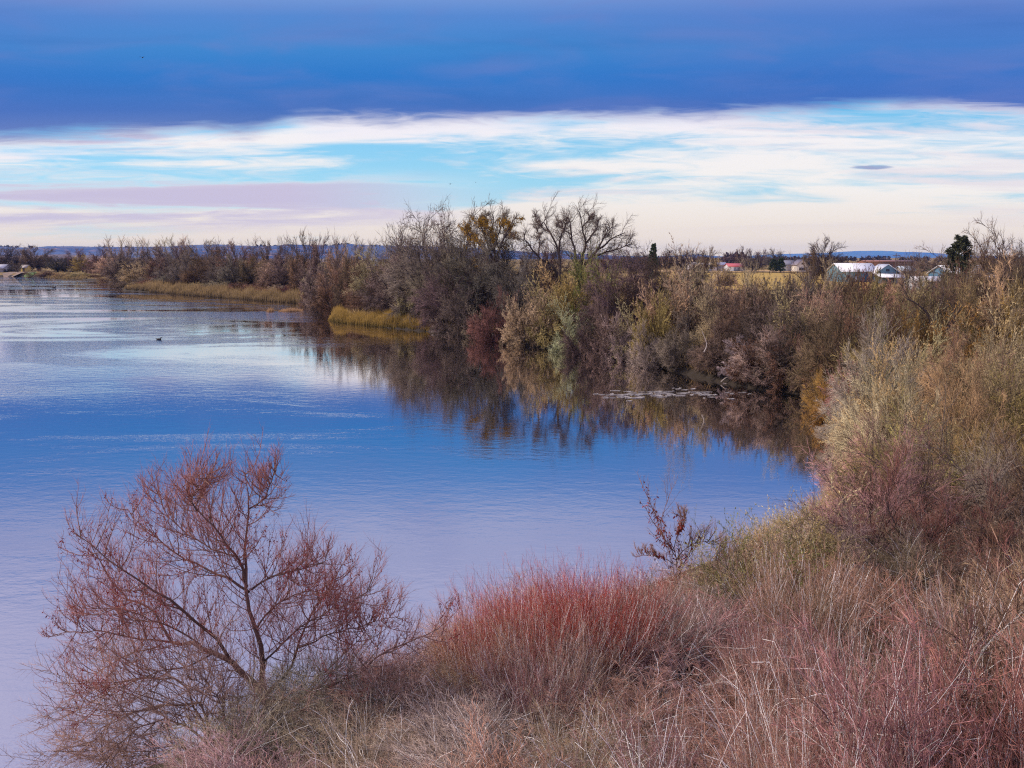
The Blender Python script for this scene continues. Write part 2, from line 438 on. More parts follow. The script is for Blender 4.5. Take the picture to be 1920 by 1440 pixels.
sheet('lawn', [gpx(40, 515), gpx(48, 511), gpx(66, 510.5), gpx(70, 512)], 0.2, GF, 'small green lawn on the far shore')

# ------------------------------------------------------------------ water
def build_water():
    acc = Acc()
    xs = [-4000, 2500]; ys = [-1500, 900]
    acc.add([[xs[0], ys[0], 0], [xs[1], ys[0], 0], [xs[1], ys[1], 0], [xs[0], ys[1], 0]], quads=[[0, 1, 2, 3]])
    m, t, b, out = new_mat('river_water')
    geo = t.node('ShaderNodeNewGeometry'); pos = geo.outputs['Position']
    def mapped(sx, sy, rot=0):
        mp = t.node('ShaderNodeMapping'); mp.inputs['Scale'].default_value = (sx, sy, 1); mp.inputs['Rotation'].default_value = (0, 0, rot)
        t.link(pos, mp.inputs[0]); return mp.outputs[0]
    r1 = t.noise(mapped(0.9, 1.6, 0.2), 1.0, 4, 0.6)
    r2 = t.noise(mapped(3.2, 6.0, -0.1), 1.0, 3, 0.6)
    h = t.math('ADD', r1, t.math('MULTIPLY', r2, 0.28))
    patch = t.noise(mapped(0.016, 0.050, 0.25), 1.0, 7, 0.68, 1.3)         # wind lanes
    sep = t.node('ShaderNodeSeparateXYZ'); t.link(pos, sep.inputs[0])
    wind = t.smooth(t.math('SUBTRACT', sep.outputs[1], t.math('MULTIPLY', sep.outputs[0], 1.3)), 75, 190)  # sheltered near the bank, ruffled out in the river
    pm = t.smooth(patch, 0.42, 0.58)
    shelter = t.smooth(t.math('ADD', sep.outputs[1], t.math('MULTIPLY', sep.outputs[0], 1.1)), 58.0, 22.0)
    amp = t.math('ADD', t.math('ADD', 0.022, t.math('MULTIPLY', shelter, 0.065)), t.math('MULTIPLY', t.math('MULTIPLY', pm, wind), 0.8))
    p2 = t.smooth(t.noise(mapped(0.05, 0.16, 0.3), 1.0, 6, 0.65, 0.5), 0.5, 0.62)
    amp = t.math('ADD', amp, t.math('MULTIPLY', t.math('MULTIPLY', p2, shelter), 0.17))
    bm = t.node('ShaderNodeBump'); bm.inputs['Distance'].default_value = 0.09
    t.link(h, bm.inputs['Height']); t.link(amp, bm.inputs['Strength'])
    gl = t.node('ShaderNodeBsdfGlossy'); gl.inputs['Roughness'].default_value = 0.015
    gl.inputs['Color'].default_value = (0.92, 0.88, 0.86, 1)
    t.link(bm.outputs[0], gl.inputs['Normal'])
    df = t.node('ShaderNodeBsdfDiffuse'); df.inputs['Color'].default_value = (0.03, 0.03, 0.035, 1)
    fr = t.node('ShaderNodeFresnel'); fr.inputs['IOR'].default_value = 1.9; t.link(bm.outputs[0], fr.inputs['Normal'])
    f = t.math('ADD', 0.86, t.math('MULTIPLY', fr.outputs[0], 0.14), clamp=True)
    mx = t.node('ShaderNodeMixShader'); t.link(f, mx.inputs[0]); t.link(df.outputs[0], mx.inputs[1]); t.link(gl.outputs[0], mx.inputs[2])
    t.link(mx.outputs[0], out.inputs[0])
    tag(obj('water', acc.mesh('water', m)), 'still river reflecting blue cloud with ruffled lanes', kind='structure')
build_water()

# ------------------------------------------------------------------ hills
def ridge(name, prof, Y, depth, mat, label, rough=1.0, seed=1, zb=-3):
    """long hill: prof = photo points of its skyline; front face, top and back slope"""
    rng = np.random.default_rng(seed); n = 260
    px = np.linspace(prof[0][0], prof[-1][0], n); py = np.interp(px, [p[0] for p in prof], [p[1] for p in prof])
    tops = np.array([at(a, b, Y) for a, b in zip(px, py)])
    k = 16; V = np.zeros((n, k + 1, 3))
    for j in range(k + 1):
        s = j / k
        yy = Y - depth * (1 - s * 1.6) if s < 0.625 else Y + (s - 0.625) / 0.375 * depth * 1.4
        hh = math.sin(min(1, s / 0.625) * math.pi / 2) ** 1.1 if s < 0.625 else 1 - ((s - 0.625) / 0.375) ** 1.5
        gull = 1 + 0.20 * np.sin(np.arange(n) * 0.31 + 2.3 * np.sin(np.arange(n) * 0.083 + seed) + j * 0.25) * (1 if 0 < s < 0.6 else 0) * math.sin(min(1, s / 0.6) * math.pi)
        V[:, j, 0] = tops[:, 0] * (1 if s <= 0.625 else 1); V[:, j, 1] = yy
        V[:, j, 2] = zb + (tops[:, 2] - zb + rng.normal(0, 0.02 * rough, n) * (tops[:, 2] - zb) * (s > 0.4)) * hh * (gull if s < 0.6 else 1)
    i = np.arange(n - 1)[:, None]; j = np.arange(k)[None]; a = i * (k + 1) + j
    acc = Acc(); acc.add(V.reshape(-1, 3), quads=np.stack([a, a + k + 1, a + k + 2, a + 1], -1).reshape(-1, 4))
    return tag(obj(name, acc.mesh(name, mat, True)), label, kind='structure')
def hill_mat(name, c1, c2, c3, sx=0.004, sz=0.03):
    m_, t, bs, out = new_mat(name); geo = t.node('ShaderNodeNewGeometry')
    mp = t.node('ShaderNodeMapping'); mp.inputs['Scale'].default_value = (sx, sx, sz); t.link(geo.outputs['Position'], mp.inputs[0])
    n1 = t.noise(mp.outputs[0], 1.0, 6, 0.62, 0.4); n2 = t.noise(mp.outputs[0], 5.0, 5, 0.6)
    c = t.mix(t.smooth(n1, 0.42, 0.58), c1 + (1,), c2 + (1,)); c = t.mix(t.smooth(n2, 0.55, 0.68), c, c3 + (1,))
    t.link(c, bs.inputs['Base Color']); return m_
HM1 = hill_mat('hill_haze_blue', (0.02, 0.055, 0.17), (0.05, 0.09, 0.21), (0.30, 0.19, 0.18))  # distance haze painted into the slopes as blue
HM2 = hill_mat('hill_far', (0.03, 0.12, 0.32), (0.06, 0.16, 0.33), (0.15, 0.17, 0.28))  # mesa blue also carries painted haze
ridge('hills', [(-900, 464), (-200, 463), (0, 463), (90, 465), (200, 463), (300, 463), (370, 461), (500, 461), (600, 460), (700, 460), (760, 462), (900, 466), (1020, 474), (1160, 480)], 2700, 700, HM1, 'long low blue hills across the river with tan fields', seed=3)
ridge('hills', [(-600, 488), (0, 486), (60, 481), (120, 477), (180, 481), (240, 484), (400, 486), (640, 487), (720, 486), (900, 488)], 1300, 260, hill_mat('hill_low', (0.16, 0.12, 0.13), (0.11, 0.09, 0.12), (0.26, 0.19, 0.15)), 'low lilac brown rise before the blue hills', seed=5)
ridge('hills', [(960, 484), (1030, 479), (1046, 470), (1058, 471), (1072, 476), (1130, 478), (1180, 480), (1230, 481), (1285, 479), (1300, 477), (1330, 481), (1440, 479), (1480, 476), (1560, 474.5), (1598, 473.5), (1612, 470.5), (1630, 471), (1650, 472.5), (1690, 474), (1730, 477), (1780, 481), (1850, 484), (2300, 485)], 4200, 900, HM2, 'blue flat topped mesa and low hills on the horizon', seed=8, zb=-4, rough=0.5)

# ------------------------------------------------------------------ plant kinds
def outward(p, d, c, b):
    """turn shoots away from the crown's heart, as plants do for light"""
    return norm(d + b * norm(p - np.array(c)))
def kind_dome(seed, Ht=4.2, W=5.5, stems=28, low=84, fork=0.0, r0=0.045, k1=12, k2=8, k3=5, l1=0.30, twig=0.015, leaf=0, leafL=0.2, droop=0.0, out=0.7, trunk=0, ragged=0.18, wig=0.12):
    """domed crown: limbs fan out over a half ellipsoid, side shoots fill it, fine twigs or leaves point outward"""
    rng = np.random.default_rng(seed); st = Acc(); cr = Acc(); n = stems
    a = np.arange(n) * 2.39996 + rng.normal(0, 0.25, n)
    ct = 1 - (np.arange(n) + 0.5) / n * (1 - math.cos(math.radians(low))); th = np.arccos(ct) + rng.normal(0, 0.07, n)
    base = fork * Ht
    D = np.stack([np.sin(th) * np.cos(a), np.sin(th) * np.sin(a), np.cos(th)], 1)
    lob = 1 + ragged * (np.sin(3 * a + seed) * np.sin(2.2 * th + seed) + rng.uniform(-0.7, 0.5, n))
    L = lob / np.sqrt((np.sin(th) / (W / 2)) ** 2 + (np.cos(th) / (Ht - base)) ** 2)
    core = 1 - l1 * 0.85
    P = np.stack([np.cos(a), np.sin(a), np.zeros(n)], 1) * 0.12 * W / 5; P[:, 2] = base - 0.2 + rng.uniform(-0.3, 0.15, n) * base
    if trunk:
        pts = grow(np.array([[0, 0, -0.4]] * trunk), np.stack([rng.normal(0, 0.25, trunk), rng.normal(0, 0.25, trunk), np.ones(trunk)], 1), np.full(trunk, base + 0.9), 5, 0.06, 0.1, rng)
        tubes(st, pts, np.full(trunk, r0 * 2.6), np.full(trunk, r0 * 1.5), 7, 0, 0.1, rng)
        own = np.arange(n) % trunk; P = pts[own, 4] * 0.6 + pts[own, 3] * 0.4
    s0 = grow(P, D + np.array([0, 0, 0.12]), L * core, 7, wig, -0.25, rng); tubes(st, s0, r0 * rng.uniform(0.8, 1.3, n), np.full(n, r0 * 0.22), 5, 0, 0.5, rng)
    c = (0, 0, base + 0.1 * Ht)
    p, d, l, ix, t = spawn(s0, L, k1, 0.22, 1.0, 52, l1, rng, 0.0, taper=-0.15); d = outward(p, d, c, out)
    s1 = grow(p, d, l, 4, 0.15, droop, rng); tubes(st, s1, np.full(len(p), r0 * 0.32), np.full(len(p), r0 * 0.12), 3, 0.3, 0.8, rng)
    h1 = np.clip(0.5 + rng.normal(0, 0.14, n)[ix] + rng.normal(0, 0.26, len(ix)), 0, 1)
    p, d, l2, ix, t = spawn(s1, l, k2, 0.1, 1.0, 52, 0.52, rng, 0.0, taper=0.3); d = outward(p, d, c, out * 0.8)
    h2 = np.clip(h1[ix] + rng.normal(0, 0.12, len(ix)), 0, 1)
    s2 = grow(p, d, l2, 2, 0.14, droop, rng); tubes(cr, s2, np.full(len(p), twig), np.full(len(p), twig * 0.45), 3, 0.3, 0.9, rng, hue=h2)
    if leaf:
        p, d, l3, ix, t = spawn(s2, l2, leaf, 0.1, 1.0, 50, 0.1, rng, 0.0); d = outward(p, d, c, 0.5); m = len(p)
        leaves(cr, p, d, leafL * rng.uniform(0.7, 1.3, m), leafL * 0.33 * rng.uniform(0.8, 1.2, m), rng, mat=1, hue=np.clip(h2[ix] + rng.normal(0, 0.12, m), 0, 1))
    else:
        p, d, l3, ix, t = spawn(s2, l2, k3, 0.1, 1.0, 50, 0.62, rng, 0.0); d = outward(p, d, c, 0.4)
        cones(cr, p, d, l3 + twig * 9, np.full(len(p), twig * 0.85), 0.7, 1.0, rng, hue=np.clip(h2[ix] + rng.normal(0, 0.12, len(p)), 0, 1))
    return st, cr
def kind_poplar(seed, Ht=12):
    rng = np.random.default_rng(seed); st = Acc(); cr = Acc()
    s0 = grow(np.array([[0, 0, -0.3]]), np.array([[0.02, 0, 1.0]]), np.array([Ht]), 8, 0.02, 0.3, rng); tubes(st, s0, [0.16], [0.02], 6, 0, 0.4, rng)
    p, d, l, ix, t = spawn(s0, np.array([Ht]), 40, 0.12, 0.98, 32, 0.30, rng, 0.3, taper=0.5)
    s1 = grow(p, d, l, 4, 0.07, 0.4, rng); tubes(cr, s1, np.full(len(p), 0.03), np.full(len(p), 0.012), 3, 0.6, 0.9, rng)
    p, d, l2, ix, t = spawn(s1, l, 12, 0.1, 1, 34, 0.35, rng, 0.2); cones(cr, p, d, l2 + 0.2, np.full(len(p), 0.015), 0.7, 1, rng)
    return st, cr
def kind_conifer(seed, Ht=10, W=5, ragged=0.3):
    rng = np.random.default_rng(seed); st = Acc(); cr = Acc()
    s0 = grow(np.array([[0, 0, -0.3]]), np.array([[0.01, 0, 1.0]]), np.array([Ht]), 6, 0.02, 0.3, rng); tubes(st, s0, [0.22], [0.03], 6, 0, 0.3, rng)
    n = 90; t = rng.random(n) ** 0.8 * 0.86 + 0.13; a = rng.random(n) * 6.283
    P = np.stack([np.zeros(n), np.zeros(n), t * Ht], 1); L = W / 2 * (1.08 - t) ** 0.7 * rng.uniform(1 - ragged, 1.1, n)
    s1 = grow(P, np.stack([np.cos(a), np.sin(a), np.full(n, 0.25)], 1), L, 4, 0.08, 0.15, rng); tubes(st, s1, np.full(n, 0.05), np.full(n, 0.015), 3, 0.1, 0.4, rng)
    p, d, l2, ix, tt = spawn(s1, L, 13, 0.25, 1, 50, 0.3, rng, 0.15)
    p2, d2, l3, ix, tt = spawn(np.stack([p, p + d * (l2 + 0.25)[:, None]], 1), l2, 8, 0.1, 1.0, 50, 0.1, rng, 0.2)
    leaves(cr, p2, d2, np.full(len(p2), 0.42), np.full(len(p2), 0.16), rng)
    return st, cr

MAKERS = {
    'tree_a': (lambda: kind_dome(11, 9, 9.5, 20, 80, 0.20, 0.085, k1=11, k2=8, twig=0.020, trunk=2, ragged=0.13), 9, 9.5, 'tree', 0),
    'tree_b': (lambda: kind_dome(12, 9, 10, 24, 88, 0.14, 0.075, k1=11, k2=8, twig=0.020, trunk=3, droop=-0.45, ragged=0.14), 9, 10, 'tree', 0),
    'far_tree': (lambda: kind_dome(14, 9, 9.5, 22, 84, 0.18, 0.12, k1=10, k2=7, k3=4, twig=0.034, trunk=2, ragged=0.12), 9, 9.5, 'tree', 0),
    'tree_c': (lambda: kind_dome(13, 9, 8, 13, 62, 0.26, 0.085, k1=10, k2=7, k3=4, twig=0.019, trunk=2, ragged=0.25, l1=0.24), 9, 8, 'tree', 0),
    'twiggy_a': (lambda: kind_dome(21), 4.2, 5.5, 'shrub', 0), 'twiggy_b': (lambda: kind_dome(22, stems=22, low=92, droop=-0.5, ragged=0.28), 4.2, 5.5, 'shrub', 0),
    'leafy_a': (lambda: kind_dome(31, leaf=6, k1=11, k2=7), 4.2, 5.5, 'shrub', 1), 'leafy_b': (lambda: kind_dome(32, leaf=5, stems=22, k1=12, low=90, droop=-0.25, ragged=0.28), 4.2, 5.5, 'shrub', 1),
    'near_leafy_a': (lambda: kind_dome(41, 4.4, 5.6, 24, leaf=11, leafL=0.10, k1=16, k2=9, twig=0.006, r0=0.032, ragged=0.22), 4.4, 5.6, 'shrub', 1),
    'near_leafy_b': (lambda: kind_dome(42, 4.4, 5.6, 18, leaf=9, leafL=0.11, k1=17, k2=9, twig=0.006, r0=0.036, ragged=0.3, out=0.5), 4.4, 5.6, 'shrub', 1),
    'sapling_leafy': (lambda: kind_dome(45, 3.2, 3.4, 13, 66, leaf=5, leafL=0.07, k1=9, k2=6, twig=0.004, r0=0.016, ragged=0.35, out=0.3, droop=0.3), 3.2, 3.4, 'shrub', 1),
    'small_tree': (lambda: kind_dome(55, 4.2, 4.4, 13, 72, fork=0.16, k1=11, k2=7, k3=5, l1=0.32, twig=0.0055, r0=0.034, ragged=0.28, droop=-0.1, trunk=2), 4.2, 4.4, 'tree', 0),
    'near_twiggy_a': (lambda: kind_dome(51, 4.4, 5.6, 24, k1=15, k2=9, twig=0.0062, r0=0.032), 4.4, 5.6, 'shrub', 0),
    'near_twiggy_b': (lambda: kind_dome(52, 4.2, 5.8, 20, 90, k1=16, k2=9, twig=0.0062, r0=0.034, droop=-0.4, ragged=0.3), 4.2, 5.8, 'shrub', 0),
    'poplar': (lambda: kind_poplar(61), 12, 4.5, 'tree', 0), 'conifer': (lambda: kind_conifer(71), 10, 5, 'tree', 2),
    'pine': (lambda: kind_conifer(72, W=7.5, ragged=0.6), 10, 7, 'tree', 2),
}
EVERG = plant_mat('evergreen_needles', (1, 1, 1), (1, 1, 1), 0.4, 0.0)
PROTO = {}
def proto(kind):
    if kind not in PROTO:
        f, Ht, W, cls, lf = MAKERS[kind]; st, cr = f()
        mats = [TWIG, LEAF] if lf != 2 else [EVERG, EVERG]
        cm = cr.mesh(kind + '_crown', mats)
        co = np.concatenate(cr.v + st.v); r = np.hypot(co[:, 0], co[:, 1])
        PROTO[kind] = (st.mesh(kind + '_wood', BARK, True), cm, float(np.percentile(co[:, 2], 98)), float(np.percentile(r, 93) * 2), cls)
    return PROTO[kind]
PL = {  # twig / leaf colours
    'grey': (0.155, 0.118, 0.095), 'purple': (0.130, 0.085, 0.078), 'brown': (0.135, 0.082, 0.054), 'darkbrown': (0.075, 0.05, 0.042),
    'tan': (0.37, 0.265, 0.165), 'straw': (0.48, 0.37, 0.18), 'olive': (0.29, 0.235, 0.095), 'sage': (0.31, 0.27, 0.165), 'red': (0.16, 0.07, 0.058),
    'russet': (0.19, 0.095, 0.065), 'green': (0.15, 0.17, 0.045), 'gold': (0.28, 0.165, 0.045), 'pink': (0.36, 0.21, 0.17), 'ash': (0.30, 0.25, 0.22), 'dkgreen': (0.07, 0.095, 0.045), 'cream': (0.46, 0.36, 0.225)}
WORD = {'grey': 'grey', 'purple': 'purplish brown', 'brown': 'brown', 'darkbrown': 'dark brown', 'tan': 'tan', 'straw': 'straw yellow', 'olive': 'olive', 'sage': 'grey green',
        'red': 'red', 'russet': 'russet', 'green': 'green', 'gold': 'golden', 'pink': 'pinkish', 'ash': 'ash grey', 'dkgreen': 'dark green', 'cream': 'cream'}
RR = random.Random(5)
ALL = []      # (zone, px, colour, cls, root)
def plant(kind, X, Y, h, w, col, name=None, label=None, zone=None, px=0, group=None, rz=None, zoff=0.0, jit=0.12):
    wm, cm, H0, W0, cls = proto(kind)
    z = gz(X, Y) + zoff
    root = empty(name or ({'tree': 'bare_tree', 'shrub': 'shrub'}[cls]), (X, Y, z), RR.random() * 6.28 if rz is None else rz)
    s = w / W0; root.scale = (s, s, h / H0)
    c = PL[col] if isinstance(col, str) else col
    j = [c[i] * (1 + RR.uniform(-jit, jit)) for i in range(3)]
    k = 1 + RR.uniform(-jit, jit)
    wn, cn = ('trunk', 'crown') if cls == 'tree' else ('stem', 'foliage')
    a = obj(wn, wm, root); b = obj(cn, cm, root)
    a.color = (1 * k, 1 * k, 1 * k, 1); b.color = (j[0] * k, j[1] * k, j[2] * k, 1)
    cat = cls
    tag(root, label, cat, group)
    if label is None: ALL.append((zone, px, col, cls, root))
    return root
def plant_px(kind, px, yb, yt, wpx, col, zone=None, zg=0.15, **kw):
    """base column/row in the photo -> ground point; height and width from the rows it spans"""
    P = onz(px, yb, zg); Y = P[1] + 0.014 * P[1]; X = P[0] * 1.014
    top = at(px, yt, Y)[2]; g = gz(X, Y); h = max(0.6, top - g)
    wd = wpx / F * Y * 1.15
    return plant(kind, X, Y, h, wd, col, zone=zone, px=px, **kw)

# ---- far shore trees
FS = 'on the far shore'
far = [('far_tree', -30, 513, 468, 60, 'purple'), ('far_tree', 12, 511, 467, 62, 'purple'), ('far_tree', 44, 510, 469, 46, 'purple'), ('far_tree', 74, 512, 468, 56, 'brown'),
       ('tree_c', 34, 515, 491, 18, 'purple'), ('far_tree', 108, 514, 484, 36, 'darkbrown'), ('far_tree', 143, 512, 472, 42, 'purple'),
       ('far_tree', 157, 514.5, 482, 36, 'gold'), ('twiggy_a', 177, 517, 493, 22, 'darkbrown'), ('twiggy_a', 12, 514, 499, 40, 'darkbrown'),
       ('twiggy_b', 128, 514, 499, 28, 'darkbrown'), ('twiggy_a', 90, 519, 508, 34, 'brown'), ('twiggy_b', 118, 520, 511, 30, 'olive'), ('twiggy_a', 150, 521, 512, 34, 'olive'),
       ('far_tree', -75, 513, 470, 60, 'purple'), ('twiggy_b', 60, 518, 510, 24, 'brown')]
for k, px, yb, yt, w, c in far: plant_px(k, px, yb, yt, w, c, zone=FS, zg=0.5)

SKY = lambda px: float(np.interp(px, [180, 205, 240, 275, 300, 335, 370, 410, 440, 500, 530, 560, 600, 630, 660, 700, 735, 760, 800, 860, 920, 990, 1040, 1180, 1230, 1300, 1360, 1450, 1540],
                                 [472, 467, 470, 468, 463, 456, 462, 463, 459, 466, 462, 446, 459, 470, 472, 490, 472, 415, 414, 404, 425, 446, 490, 500, 492, 505, 528, 534, 534]))
rr = random.Random(21)
# ---- tree line behind the low spit: three rows
ZS = 'in the tree line behind the reedy spit'
x = 198
while x < 735:
    sy = shore_y(x); plant_px(rr.choice(['tree_a', 'far_tree', 'far_tree']), x + rr.uniform(-5, 5), sy - rr.uniform(15, 19) * (0.6 if x < 260 else 1), SKY(x) + rr.uniform(-1, 9), rr.uniform(52, 68), rr.choice(['purple', 'grey', 'brown', 'brown', 'purple']), zone=ZS)
    x += 31
x = 205
while x < 735:
    sy = shore_y(x); s = SKY(x)
    plant_px(rr.choice(['far_tree', 'tree_b', 'twiggy_a']), x + rr.uniform(-6, 6), sy - rr.uniform(9, 12), s + (sy - s) * rr.uniform(0.26, 0.42), rr.uniform(46, 62), rr.choice(['purple', 'grey', 'brown', 'tan', 'brown', 'grey']), zone=ZS)
    x += 30
ZF = 'along the water behind the spit reeds'
x = 182
while x < 600:
    sy = shore_y(x)
    plant_px(rr.choice(['twiggy_a', 'twiggy_b', 'leafy_a']), x + rr.uniform(-4, 4), sy - rr.uniform(5, 7) * (0.5 if x < 250 else 1), sy - rr.uniform(20, 32) * (0.55 if x < 250 else 1), rr.uniform(30, 44), rr.choice(['red', 'russet', 'sage', 'brown', 'sage', 'grey', 'russet']), zone=ZF)
    x += 21
for px in (214, 229, 243, 257, 272, 283, 297, 305, 318, 331, 345, 356): plant_px('poplar', px, 523, 446 + rr.uniform(-3, 7) - (6 if 310 < px < 330 else 0), 22, 'tan', zone='in the pale row beyond the spit trees')
for px, yt in ((418, 457), (432, 451), (446, 459), (620, 452), (636, 448), (652, 446), (664, 440), (676, 452), (690, 452)): plant_px('poplar', px, 524, yt, 18, 'grey', zone='above the spit tree line')

# ---- middle of the bank
ZM = 'on the bank beside the tall cottonwoods'
mid = [
 # sage willows at the inlet
 ('leafy_a', 600, 569, 506, 58, 'sage'), ('leafy_b', 628, 574, 490, 66, 'sage'), ('leafy_b', 612, 572, 535, 50, 'sage'), ('leafy_a', 655, 576, 486, 74, 'tan'), ('leafy_b', 690, 578, 500, 72, 'grey'), ('twiggy_a', 650, 583, 530, 55, 'russet'),
 ('tree_b', 716, 594, 470, 95, 'tan'), ('tree_a', 700, 590, 505, 100, 'brown'), ('tree_b', 745, 600, 520, 110, 'darkbrown'),
 ('tree_c', 775, 598, 413, 78, 'purple'), ('tree_b', 812, 602, 418, 110, 'grey'), ('tree_c', 850, 600, 404, 90, 'grey'), ('tree_b', 880, 604, 436, 120, 'purple'),
 ('tree_a', 755, 606, 455, 110, 'grey'), ('tree_b', 798, 612, 465, 125, 'grey'), ('tree_a', 850, 618, 474, 125, 'grey'), ('tree_b', 905, 622, 460, 130, 'grey'), ('tree_a', 950, 620, 462, 110, 'purple'),
 ('tree_b', 838, 624, 520, 105, 'purple'), ('tree_b', 780, 610, 530, 80, 'brown'), ('twiggy_b', 690, 597, 548, 70, 'brown'), ('twiggy_b', 735, 605, 560, 66, 'darkbrown'),
 ('leafy_a', 770, 613, 556, 52, 'sage'), ('twiggy_b', 860, 629, 560, 70, 'grey'), ('leafy_b', 890, 632, 590, 40, 'sage'),
 ('twiggy_a', 925, 639, 574, 72, 'red'), ('twiggy_a', 1005, 620, 508, 80, 'red'), ('tree_b', 970, 630, 500, 100, 'grey'), ('tree_b', 1015, 612, 470, 90, 'darkbrown'),
 ('leafy_a', 990, 648, 560, 86, 'sage'), ('leafy_b', 1035, 650, 555, 90, 'olive'), ('leafy_a', 1075, 644, 535, 90, 'olive'), ('leafy_a', 1115, 632, 500, 90, 'olive'), ('leafy_b', 1050, 634, 530, 85, 'straw'),
 ('leafy_a', 1095, 650, 570, 52, 'green'), ('leafy_b', 1070, 660, 590, 70, 'sage'), ('twiggy_a', 1100, 668, 608, 70, 'darkbrown'),
 ('tree_b', 1160, 652, 496, 130, 'purple'), ('tree_a', 1120, 620, 488, 90, 'brown'), ('tree_b', 1205, 650, 500, 125, 'darkbrown'), ('tree_b', 1255, 640, 490, 130, 'darkbrown'), ('tree_a', 1290, 632, 497, 80, 'purple'),
 ('twiggy_b', 1130, 672, 590, 70, 'purple'), ('twiggy_a', 1165, 676, 618, 60, 'ash'), ('twiggy_a', 1215, 688, 632, 62, 'ash'),
 ('leafy_b', 1190, 676, 598, 74, 'sage'), ('leafy_a', 1160, 672, 606, 46, 'olive'), ('leafy_a', 1250, 676, 536, 104, 'tan'), ('leafy_b', 1300, 682, 524, 110, 'tan'), ('leafy_a', 1225, 684, 570, 70, 'olive'), ('twiggy_a', 1275, 694, 618, 80, 'grey')]
for k, px, yb, yt, w, c in mid: plant_px(k, px, yb, yt, w, c, zone=ZM)

# ---- thicket from the bay to the right-hand farm
ZT = 'in the thicket between the bay and the barns'
rr = random.Random(77)
for r_, (off, tops, n, kinds, cols) in enumerate([
    (46, (543, 550), 9, ['tree_b', 'twiggy_a', 'leafy_a'], ['grey', 'tan', 'tan', 'brown']),
    (34, (556, 570), 9, ['twiggy_a', 'leafy_a', 'tree_b'], ['grey', 'brown', 'tan', 'purple']),
    (20, (580, 604), 8, ['twiggy_a', 'leafy_b', 'tree_b'], ['grey', 'brown', 'tan', 'darkbrown']),
    (6, (628, 658), 7, ['twiggy_b', 'twiggy_a', 'leafy_a'], ['grey', 'brown', 'purple', 'ash'])]):
    for i in range(n):
        px = 1330 + (i + rr.uniform(-0.2, 0.3)) * 225 / n + r_ * 4
        sy = shore_y(px)
        plant_px(rr.choice(kinds), px, sy - off - rr.uniform(0, 5), rr.uniform(*tops), rr.uniform(84, 112), rr.choice(cols), zone=ZT)
plant_px('leafy_a', 1395, 690, 560, 90, 'tan', zone=ZT); plant_px('twiggy_b', 1480, 730, 640, 95, 'brown', zone=ZT)
plant_px('twiggy_b', 1390, 716, 650, 80, 'ash', zone=ZT); plant_px('leafy_a', 1500, 735, 690, 46, 'olive', zone=ZT)

# ---- right slope, row after row towards the camera
ZR = 'on the slope beside the bay'
rr = random.Random(99)
rows = [  # distance, first x metre beyond shore, photo x range, top rows, kinds, colours, width m
    (88, 1560, 2020, (520, 532), ['tree_b', 'twiggy_a', 'leafy_a'], ['brown', 'grey', 'tan', 'russet'], 5.6),
    (74, 1530, 2020, (528, 552), ['tree_b', 'twiggy_a', 'leafy_a'], ['brown', 'grey', 'tan'], 5.0),
    (64, 1520, 2020, (558, 580), ['leafy_a', 'twiggy_a', 'tree_b'], ['tan', 'olive', 'brown', 'straw'], 4.6),
    (56, 1560, 2020, (590, 615), ['leafy_a', 'twiggy_a', 'leafy_b'], ['olive', 'brown', 'tan', 'straw', 'gold'], 4.2),
    (47, 1610, 2030, (640, 665), ['near_leafy_a', 'near_twiggy_a'], ['straw', 'cream', 'tan'], 4.4),
    (39, 1660, 2040, (650, 700), ['near_leafy_a', 'near_leafy_b', 'near_twiggy_a'], ['straw', 'cream', 'straw', 'tan'], 4.4),
    (33, 1680, 2060, (700, 750), ['near_leafy_b', 'near_leafy_a', 'near_twiggy_a'], ['straw', 'cream', 'tan', 'olive'], 4.0),
    (28, 1700, 2080, (800, 860), ['near_leafy_a', 'near_twiggy_a', 'near_twiggy_b'], ['olive', 'ash', 'tan', 'brown'], 3.6),
    (24, 1680, 2100, (890, 950), ['near_twiggy_a', 'near_leafy_a', 'near_twiggy_b'], ['pink', 'ash', 'brown', 'olive'], 3.4),
]
for Y, x0, x1, tops, kinds, cols, wm_ in rows:
    step = wm_ * 0.62 / Y * F; px = x0 + rr.uniform(0, step * 0.3)
    while px < x1:
        yy = Y * rr.uniform(0.96, 1.05); X = (px - 960) / F * yy; g = gz(X, yy)
        top = at(px, rr.uniform(*tops), yy)[2]
        plant(rr.choice(kinds), X, yy, max(1.2, top - g), wm_ * rr.uniform(0.9, 1.15), rr.choice(cols), zone=ZR, px=px)
        px += step * rr.uniform(0.85, 1.15)
special = [('near_twiggy_a', 1640, 810, 640, 150, 'ash'), ('leafy_a', 1608, 790, 700, 100, 'pink'), ('near_leafy_a', 1655, 812, 700, 66, 'green'), ('near_twiggy_b', 1600, 800, 738, 110, 'ash'),
           ('near_twiggy_a', 1640, 850, 770, 130, 'tan'), ('near_twiggy_b', 1620, 880, 800, 90, 'tan'), ('near_twiggy_a', 1650, 930, 810, 150, 'pink'), ('near_twiggy_b', 1640, 990, 880, 150, 'pink'),
           ('twiggy_b', 1545, 750, 712, 60, 'gold'), ('leafy_b', 1560, 772, 735, 60, 'gold'), ('twiggy_a', 1570, 735, 640, 100, 'russet'), ('twiggy_a', 1600, 720, 610, 120, 'russet')]
for k, px, yb, yt, w, c in special: plant_px(k, px, yb, yt, w, c, zone=ZR, zg=0.7)
